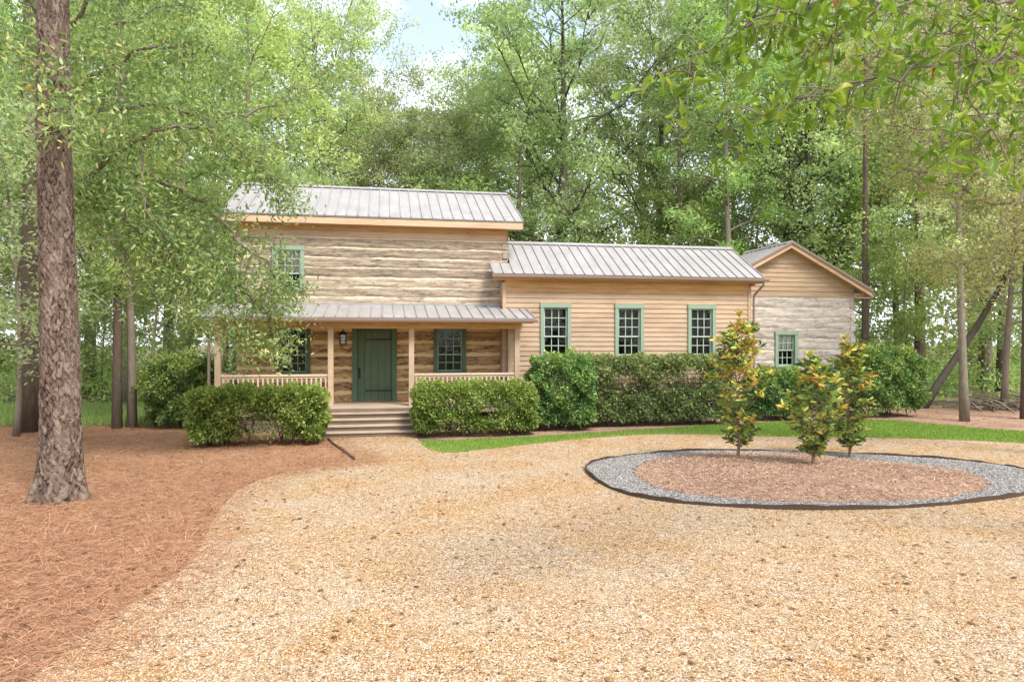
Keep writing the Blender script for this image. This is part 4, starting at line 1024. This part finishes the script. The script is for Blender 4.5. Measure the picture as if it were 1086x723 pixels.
for ri, (Y0, sp) in enumerate([(23.5, 5.0), (28, 4.8), (34, 5.2)]):
    x = -(Y0 * .78 + 2) + R.uniform(0, 2)
    while x < Y0 * .78 + 2:
        X = x + R.uniform(-1, 1); Y = Y0 + R.uniform(-1.6, 1.6); x += sp
        if blocked(X, Y): continue
        px = 543 + F * X / Y; zone = 'left' if px < 300 else ('right' if px > 900 else 'back')
        if Y < 25.5 and 960 < px: continue
        if Y < 24 and 90 < px < 190: continue
        k = R.choice(['smallA', 'smallB', 'smallC'])
        h = R.uniform(5, 9.5) if Y < 30 else R.uniform(8, 12)
        plant(k, X, Y, h=h, label=KINDS[k]['desc'] + ' ' + ZL[zone], group=GA, seed=3)

# leaning trunk on the right
lt = empty('leaning_tree', (at(978, 433, 24.4).x, 24.4, 0)); tag(lt, 'dark leaning trunk slanting up to the right beyond the lawn', 'tree')
b = at(978, 433, 24.4); b.z = 0; m = MB()
pts = [at(978, 434, 24.4) - b, at(992, 412, 24.5) - b, at(1010, 385, 24.6) - b, at(1035, 348, 24.7) - b, at(1062, 302, 24.8) - b, at(1080, 262, 24.9) - b]
pts[0].z = -.05; m.tube(pts, [.17, .135, .125, .11, .09, .05], 9)
e = pts[-2]; m.tube([e, e + Vector((-.3, .2, 1.3)), e + Vector((-.9, .3, 2.4))], [.06, .04, .015], 5)
m.build('trunk', M['bark_dark'], lt, smooth=True)
rg = np.random.default_rng(9); C = np.array([tuple(pts[-1] + Vector((rg.normal() * .9, rg.normal() * .7, rg.normal() * .8 + .4))) for _ in range(26)])
P = np.repeat(C, 40, 0) + rg.normal(size=(26 * 40, 3)) * .28
leaves('crown', P, .12, .5, M['leaf_grey'], 4, up=.35, parent=lt)

# undergrowth, brush pile, distant woods
rg = np.random.default_rng(12)
n = 2600; Xc = rg.uniform(-52, 52, n); Yc = rg.uniform(21.5, 56, n)
u = Xc * CA + Yc * SA; w = -Xc * SA + Yc * CA; pxx = 543 + F * Xc / Yc
ok = ~((u > -7) & (u < 18) & (w < 28.5)) & (np.abs(Xc) < Yc * .82 + 2) & ~((Yc < 25.8) & (pxx > 940)) & ~((Yc < 23.5) & (pxx > 60) & (pxx < 215))
Xc, Yc = Xc[ok], Yc[ok]; n = len(Xc)
Zc = rg.exponential(.55, n) + .15; cnt = 62; idx = np.repeat(np.arange(n), cnt)
P = np.c_[Xc, Yc, Zc][idx] + rg.normal(size=(n * cnt, 3)) * [.5, .5, .32]; P[:, 2] = np.abs(P[:, 2])
ti = np.clip(rg.uniform(0, 1, n)[idx] * .7 + rg.normal(size=n * cnt) * .15 + .1, 0, 1)
tag(leaves('undergrowth', P, .15, .5, M['leaf_light'], 13, up=.4, tint=ti), 'tangled green undergrowth on the floor of the wood', 'undergrowth', kind='stuff')
# weeds and grass along the edge of the straw at the left
p = scatter([(-17, 19.0), (-8.6, 19.2), (-6.6, 21), (-7.5, 24.5), (-20, 24.5)], 26000, 14); P = np.c_[p, rg.uniform(0, .05, len(p))]
tag(leaves('weeds', P, .26, .35, M['leaf_light'], 15, 'tri', up=.1, D=np.tile([0, 0, 1.], (len(P), 1)), dspread=.55), 'soft green weeds where the straw meets the wood', 'weeds', kind='stuff')
n = 3600; th = rg.uniform(0, 2 * PI, n); rad_ = rg.uniform(58, 88, n); Xc, Yc = np.cos(th) * rad_, np.sin(th) * rad_
pxx = 543 + F * Xc / np.maximum(Yc, 1); gap = (Yc > 20) & (pxx > 385) & (pxx < 530)
hm = np.where(gap, 13, 24.) ; Zc = rg.uniform(0, 1, n) ** .9 * hm
cnt = 42; idx = np.repeat(np.arange(n), cnt); P = np.c_[Xc, Yc, Zc][idx] + rg.normal(size=(n * cnt, 3)) * [1.2, 1.2, .9]; P[:, 2] = np.abs(P[:, 2])
ti = np.clip(rg.uniform(0, 1, n)[idx] * .7 + rg.normal(size=n * cnt) * .15 + .1, 0, 1)
tag(leaves('distant_woods', P, .62, .6, M['leaf_grey'], 16, up=.3, tint=ti), 'far pale green mass of the woods closing the view all round', 'woods', kind='stuff')
bp = MB(); Rb = random.Random(5); c = at(1056, 436, 24.0)
for k in range(46):
    a = Rb.uniform(0, PI); L_ = Rb.uniform(.5, 1.6); x, y = Rb.gauss(0, .7), Rb.gauss(0, .4); z = abs(Rb.gauss(0, .22)) + .04
    d = Vector((math.cos(a) * L_ / 2, math.sin(a) * L_ / 2, Rb.uniform(-.15, .3)))
    p0 = Vector((x, y, z)) - d; p1 = Vector((x, y, z)) + d; p0.z = max(.02, p0.z); p1.z = max(.03, p1.z)
    bp.tube([p0, (p0 + p1) / 2 + Vector((0, 0, Rb.uniform(0, .1))), p1], [Rb.uniform(.02, .05), .03, .012], 5)
tag(bp.build('brush_pile', M['bark'], loc=(c.x, c.y, 0)), 'heap of grey cut branches at the right edge of the wood', 'brush pile')

# ------------------------------------------------------------------ foreground pine
def fore_pine():
    Y = 10.34; b = Vector((at(64, 530, Y).x, Y, 0)); root = empty('foreground_pine_tree', b)
    tag(root, 'big pine with reddish plated bark and flared base in the left foreground', 'tree')
    nth, nz = 150, 900; Hh = 12.5
    rg = np.random.default_rng(3)
    z = np.linspace(-.1, Hh, nz) ; th = np.linspace(0, 2 * PI, nth, endpoint=False)
    zz, tt = np.meshgrid(z, th, indexing='ij')
    cx = np.interp(z, [0, 1.1, 3.2, 5.4, 7, 12.5], [0, -.0, -.05, -.11, -.10, -.02]); cy = .03 * np.sin(z * .5)
    r = np.interp(z, [-.1, .1, .35, .8, 1.2, 3.2, 6.8, 12.5], [.40, .36, .31, .278, .262, .24, .205, .15])
    flare = np.exp(-np.maximum(zz, 0) / .28) * .05 * (np.sin(tt * 5 + .8) + .5 * np.sin(tt * 8 + 2))
    rr = r[:, None] + flare
    # cellular bark plates
    a = tt * .25 / 1.0; sx, sz = .066, .16
    per = 2 * PI * .25; nx = int(round(per / sx)); nzc = int(Hh / sz) + 3
    jx = rg.uniform(0, 1, (nzc, nx)); jz = rg.uniform(0, 1, (nzc, nx)); rv = rg.uniform(0, 1, (nzc, nx))
    wx = (tt / (2 * PI) * nx + .30 * np.sin(zz * 9 + tt * 3) + .16 * np.sin(zz * 31 + tt * 5) + .07 * np.sin(zz * 67 - tt * 11))
    wz = (zz + .2) / sz + .35 * np.sin(tt * 7 + zz * 2) + .18 * np.sin(tt * 17 + zz * 13) + .10 * np.sin(tt * 41 - zz * 29)
    iz, ix = np.floor(wz).astype(int), np.floor(wx).astype(int)
    f1 = np.full(zz.shape, 9.); f2 = np.full(zz.shape, 9.); idc = np.zeros(zz.shape)
    for dz in (-1, 0, 1):
        for dx in (-1, 0, 1):
            kz = np.clip(iz + dz, 0, nzc - 1); kx = (ix + dx) % nx
            d = np.hypot(ix + dx + jx[kz, kx] - wx, iz + dz + jz[kz, kx] - wz)
            n1 = d < f1; f2 = np.where(n1, f1, np.minimum(f2, d)); idc = np.where(n1, rv[kz, kx], idc); f1 = np.where(n1, d, f1)
    brk = .13 + .12 * np.sin(zz * 5.3 + tt * 2) ** 2 + .10 * np.sin(zz * 2.1 - tt * 3)
    crack = np.clip((f2 - f1) / np.maximum(brk, .04), 0, 1)
    disp = crack ** .5 * .017 + idc * .014 + .0025 * np.sin(zz * 60 + tt * 20) + .0018 * np.sin(zz * 143 - tt * 47) + .006 * (np.abs(f1 - .35) < .07)
    rr = rr + disp - .02
    X = cx[:, None] + rr * np.cos(tt); Yv = cy[:, None] + rr * np.sin(tt)
    V = np.stack([X, Yv, zz], -1).reshape(-1, 3)
    i = np.arange(nz - 1)[:, None] * nth; j = np.arange(nth)[None]; k = (j + 1) % nth
    Fq = np.stack([i + j, i + k, i + k + nth, i + j + nth], -1).reshape(-1, 4)
    me = bpy.data.meshes.new('trunk'); me.vertices.add(len(V)); me.vertices.foreach_set('co', V.reshape(-1).astype(np.float32))
    me.loops.add(Fq.size); me.loops.foreach_set('vertex_index', Fq.reshape(-1).astype(np.int32)); me.polygons.add(len(Fq))
    me.polygons.foreach_set('loop_start', np.arange(0, Fq.size, 4, dtype=np.int32)); me.polygons.foreach_set('loop_total', np.full(len(Fq), 4, dtype=np.int32))
    me.polygons.foreach_set('use_smooth', np.ones(len(Fq), bool))
    at_ = me.attributes.new('tint', 'FLOAT', 'POINT'); tv = np.clip((.35 + .55 * idc) * (.05 + .95 * crack) + .08 * np.sin(zz * 40 + tt * 13), 0, 1)
    at_.data.foreach_set('value', tv.reshape(-1).astype(np.float32)); me.materials.append(M['pine_bark']); me.update(calc_edges=True)
    o = bpy.data.objects.new('trunk', me); COL.objects.link(o); o.parent = root
    m = MB(); R = random.Random(8)
    C = []
    for q in range(18):
        zt = R.uniform(9.0, 12.3); a_ = q * 2.4; L_ = R.uniform(1.2, 2.8); s = Vector((-.05, 0, zt)); e = s + Vector((math.cos(a_) * L_, math.sin(a_) * L_, R.uniform(.2, 1)))
        m.tube([s, s.lerp(e, .5) - Vector((0, 0, .1)), e], [.05, .035, .012], 5, cap=False)
        for w_ in range(5): C.append(tuple(s.lerp(e, R.uniform(.4, 1.05)) + Vector((R.gauss(0, .2), R.gauss(0, .2), R.gauss(0, .15)))))
    # thin dead twigs low on the trunk
    for (z0, a_, L_) in ((3.6, -.5, 1.0), (3.75, .1, .8), (3.5, 2.8, .9), (4.4, 3.4, .7), (3.2, .4, .6)):
        s = Vector((-.05 + .2 * math.cos(a_), .2 * math.sin(a_), z0)); e = s + Vector((math.cos(a_) * L_, math.sin(a_) * L_ - .1, R.uniform(-.4, .2)))
        m.tube([s, s.lerp(e, .5) + Vector((0, 0, .08)), e], [.012, .008, .003], 4, cap=False)
    for q_ in range(1): m.build('branches', M['bark'], root)
    C = np.array(C); P = np.repeat(C, 60, 0) + np.random.default_rng(5).normal(size=(len(C) * 60, 3)) * .2
    leaves('crown', P, .2, .06, M['leaf_mid'], 6, 'needle', up=.2, parent=root)
fore_pine()

# ------------------------------------------------------------------ leafy oak behind the pine, hanging over the porch
def limb_tree(name, label, base, trunk, limbs, leafmat_, L, ratio, shape, seed, twig, per, cr, trunk_r, bark='bark', up=.3, droop=.3, twigL=(.35, .9), hotspots=(), tmax=1.0):
    R = random.Random(seed); rg = np.random.default_rng(seed); base = Vector(base)
    root = empty(name, base); tag(root, label, 'tree'); m = MB()
    tk = [Vector(p) - base for p in trunk]; m.tube(tk, trunk_r, 10)
    C = []; W = []
    for (pts, r0, dens) in limbs:
        pts = [Vector(p) - base for p in pts]; n = len(pts)
        # refine
        q = []
        for i in range(n - 1):
            for s in range(5):
                t = s / 5; q.append(pts[i].lerp(pts[i + 1], t) + (Vector((R.gauss(0, .04), R.gauss(0, .04), R.gauss(0, .04))) if (i or s) else Vector()))
        q.append(pts[-1]); m.tube(q, [max(.006, r0 * (1 - .85 * i / (len(q) - 1))) for i in range(len(q))], 6, cap=False)
        for i in range(3, len(q)):
            f = i / (len(q) - 1)
            for k in range(int(dens * 2 + R.random())):
                dv = (q[i] - q[i - 1]).normalized() * .5 + Vector((R.gauss(0, .8), R.gauss(0, .8), R.gauss(-.1, .6)))
                tl = R.uniform(*twigL); e = q[i] + dv.normalized() * tl; e.z -= .12 * tl
                m.tube([q[i], q[i].lerp(e, .5) + Vector((0, 0, .05)), e], [.008, .006, .003], 3, cap=False)
                for j in range(twig): 
                    c = q[i].lerp(e, R.uniform(.25, 1.08)); C.append(tuple(c))
    m.build('trunk', M[bark], root, smooth=True)
    C = np.array(C); ct = rg.uniform(0, 1, len(C)); cnt = rg.integers(max(1, int(per * .5)), int(per * 1.5) + 1, len(C)); idx = np.repeat(np.arange(len(C)), cnt)
    P = C[idx] + rg.normal(size=(len(idx), 3)) * cr
    tint = np.clip(.15 + .5 * ct[idx] + rg.normal(size=len(idx)) * .17, 0, tmax)
    leaves('crown', P, L, ratio, M[leafmat_], seed + 1, shape, up=up, tint=tint, droop=droop, parent=root)
    return root
Yb = 13.0; tb = Vector(((62 - 543) / F * Yb, Yb, 0)); tr_ = [tb, at(60, 420, Yb), at(62, 300, Yb), at(66, 215, Yb), at(64, 110, Yb), at(60, 0, Yb), at(66, -120, Yb)]
def LM(*a): return [at(*q) for q in a]
limbs = [
 (LM((66, 215, 13), (100, 213, 12.8), (118, 219, 12.6), (150, 250, 12.6), (190, 270, 12.9), (222, 300, 13.2)), .06, 1.3),
 (LM((66, 225, 13), (88, 205, 12.7), (112, 168, 12.4), (160, 140, 12.3), (215, 135, 12.8), (265, 165, 13.3), (305, 205, 13.9)), .07, 1.6),
 (LM((64, 150, 13), (110, 120, 13.4), (170, 110, 13.8), (230, 130, 14.0), (275, 170, 14.2)), .06, 1.4),
 (LM((66, 215, 13), (120, 200, 13.6), (180, 230, 14.2), (235, 280, 14.6), (275, 325, 14.6), (296, 355, 14.5)), .07, 1.5),
 (LM((66, 215, 13), (130, 180, 13.5), (195, 200, 13.6), (245, 245, 13.7), (285, 290, 13.9), (312, 312, 14.1)), .06, 1.4),
 (LM((62, 120, 13), (100, 80, 12.5), (150, 50, 12.2), (205, 45, 12.6), (240, 70, 13.2)), .06, 1.2),
 (LM((62, 70, 13), (110, 30, 13.5), (180, 5, 14), (240, -5, 14.4)), .05, 1.0),
 (LM((62, 70, 13), (90, 0, 12.4), (130, -40, 12), (190, -40, 12)), .05, .8),
 (LM((150, 140, 12.5), (150, 200, 12.2), (170, 250, 12.4), (195, 290, 12.8), (215, 318, 13.2)), .03, 1.0),
 (LM((180, 230, 14.2), (215, 290, 14), (250, 340, 14.1), (278, 372, 14.2)), .03, 1.3),
 (LM((62, 110, 13), (30, 60, 12.2), (-5, 38, 11.5), (-60, 20, 11)), .05, 1.0),
 (LM((62, 60, 13), (40, 10, 12.6), (0, -20, 12)), .04, 1.0),
 (LM((66, 190, 13), (100, 240, 13.6), (130, 265, 13.8), (170, 320, 14.2)), .03, .7),
 (LM((230, 130, 14), (280, 110, 14.5), (330, 95, 15), (372, 60, 15.4)), .03, .9),
 (LM((60, 90, 13), (75, 60, 11.9), (90, 50, 11.4), (60, 80, 10.9), (45, 70, 9.6)), .02, .9),
 (LM((110, 168, 12.4), (95, 130, 11.2), (75, 110, 9.9), (60, 115, 9.5)), .02, .8),
]
limb_tree('leafy_oak_tree', 'leafy pale green oak behind the foreground pine, its branches hanging over the porch roof', tb, tr_, limbs, 'leaf_near', .105, .36, 'hexa', 71, 4, 13, .16, [.17, .14, .13, .12, .10, .09, .05], up=.25)
# overhanging oak whose trunk stands out of view at the right
Yo = 6.2; ob = Vector((8.2, 6.6, 0))
tr2 = [ob, ob + Vector((0, 0, 2.5)), ob + Vector((-.1, -.1, 5.2)), ob + Vector((-.2, 0, 8))]
A = ob + Vector((-.1, -.1, 4.6)); B_ = ob + Vector((-.1, 0, 5.3)); Cc = ob + Vector((-.1, 0, 4.0))
limbs = [
 ([B_] + LM((1120, -60, 5.8), (1020, -25, 5.2), (930, 12, 4.9), (880, 48, 4.8), (850, 62, 4.7)), .022, .9),
 ([B_] + LM((1150, -40, 6.0), (1060, 5, 5.4), (1012, 20, 5.1), (1026, 60, 5.0), (1033, 120, 5.0), (1037, 162, 5.0)), .014, .6),
 ([B_] + LM((1080, -80, 5.6), (960, -60, 5.0), (860, -40, 4.7), (800, 10, 4.6), (745, 55, 4.6), (705, 90, 4.7)), .018, .7),
 ([A] + LM((1130, 40, 6.2), (1040, 70, 5.8), (960, 75, 5.6), (900, 85, 5.5), (840, 110, 5.4), (790, 132, 5.4)), .02, .9),
 ([A] + LM((1120, 10, 6.4), (1050, 20, 6.4), (990, 40, 6.2), (930, 60, 6.0)), .02, 1.2),
 ([B_] + LM((1100, -90, 5), (980, -50, 4.5), (900, -15, 4.3), (840, 10, 4.3), (800, 30, 4.3)), .014, .9),
 ([A] + LM((1150, 90, 6.8), (1080, 110, 6.8), (1020, 130, 6.7), (985, 160, 6.7)), .016, 1.1),
]
limb_tree('overhanging_oak_tree', 'oak whose near branches of yellow green leaves hang into view at the upper right', ob, tr2, limbs, 'leaf_over', .125, .38, 'oak', 72, 2, 3.6, .075, [.22, .18, .15, .1], bark='bark', up=.15, droop=.7, twigL=(.15, .42))
# yellowish mid-distance tree at the right, trunk just outside the view
tc_ = Vector((11.9, 13.6, 0)); T1 = tc_ + Vector((0, 0, 4.2)); T2 = tc_ + Vector((0, 0, 5.6)); T3 = tc_ + Vector((0, 0, 7))
limbs = [
 ([T1] + LM((1110, 220, 13.4), (1050, 215, 13.6), (995, 190, 14), (950, 175, 14.4)), .05, 1.5),
 ([T2] + LM((1110, 150, 13.4), (1040, 150, 13.8), (975, 130, 14), (915, 130, 14.5)), .05, 1.8),
 ([T3] + LM((1110, 70, 13.2), (1040, 60, 13.4), (970, 50, 13.6), (900, 60, 14.2)), .05, 1.8),
 ([T1] + LM((1100, 250, 14.4), (1060, 270, 14.8), (1020, 280, 15), (985, 275, 15.4)), .04, 1.1),
 ([T3] + LM((1110, 10, 13.4), (1040, 0, 13.4), (970, -10, 13.8)), .05, 1.6),
 ([T2] + LM((1090, 190, 12.4), (1060, 240, 12.2), (1050, 300, 12.4)), .03, .9),
]
limb_tree('thin_crowned_tree', 'fine leaved yellow green tree reaching in from the right edge above the lawn', tc_, [tc_, T1, T3, tc_ + Vector((.1, 0, 10))], limbs, 'leaf_olive', .085, .42, 'quad', 73, 4, 14, .17, [.16, .13, .1, .06], up=.3, droop=.2)

# ------------------------------------------------------------------ light, sky, camera
SUN = Vector((.50, -.62, 0)).normalized(); EL = math.radians(52)
sd = Vector((SUN.x * math.cos(EL), SUN.y * math.cos(EL), math.sin(EL)))
L = bpy.data.lights.new('sun', 'SUN'); L.energy = 2.2; L.angle = math.radians(17); L.color = (1, .955, .88)
lo = bpy.data.objects.new('sun', L); COL.objects.link(lo); lo.rotation_euler = (-sd).to_track_quat('-Z', 'Y').to_euler(); lo.location = (10, -10, 30)
w = bpy.data.worlds.new('World'); scene.world = w; w.use_nodes = True; nt = w.node_tree; nt.nodes.clear()
wo = nt.nodes.new('ShaderNodeOutputWorld'); bg = nt.nodes.new('ShaderNodeBackground'); sky = nt.nodes.new('ShaderNodeTexSky')
sky.sky_type = 'NISHITA'; sky.sun_disc = False; sky.sun_elevation = EL; sky.sun_rotation = math.atan2(sd.x, sd.y); sky.air_density = 1.0; sky.dust_density = 1.5
tc = nt.nodes.new('ShaderNodeTexCoord'); mp = nt.nodes.new('ShaderNodeMapping'); mp.inputs['Scale'].default_value = (1, 1, 2.0); mp.inputs['Location'].default_value = (.35, .2, .1)
nt.links.new(tc.outputs['Generated'], mp.inputs[0])
nz = noise(nt, mp.outputs[0], 3.2, 9, .58, .3)
cf = ramp(nt, nz, [(.38, (0, 0, 0)), (.60, (1, 1, 1))])
skyp = mix(nt, sky.outputs[0], (4.6, 4.9, 5.6), .35)
cl = mix(nt, skyp, (5.9, 6.0, 6.6), cf)
nt.links.new(cl, bg.inputs[0]); bg.inputs[1].default_value = .15; nt.links.new(bg.outputs[0], wo.inputs[0])

cam = bpy.data.cameras.new('camera'); cam.lens = 24.0; cam.sensor_width = 36; cam.clip_end = 1000; cam.clip_start = .05
co = bpy.data.objects.new('camera', cam); COL.objects.link(co); co.location = (0, 0, CAMH); co.rotation_euler = (PI / 2, 0, 0)
scene.camera = co
vs = scene.view_settings; vs.view_transform = 'Standard'; vs.look = 'None'; vs.gamma = 1; vs.exposure = 1.1; vs.use_curve_mapping = False
for K in KINDS.values():
    if not K['used']:
        for ch in list(K['proto'].children): bpy.data.objects.remove(ch)
        bpy.data.objects.remove(K['proto'])
scene.render.engine = 'CYCLES'
scene.cycles.max_bounces = 5; scene.cycles.transparent_max_bounces = 12
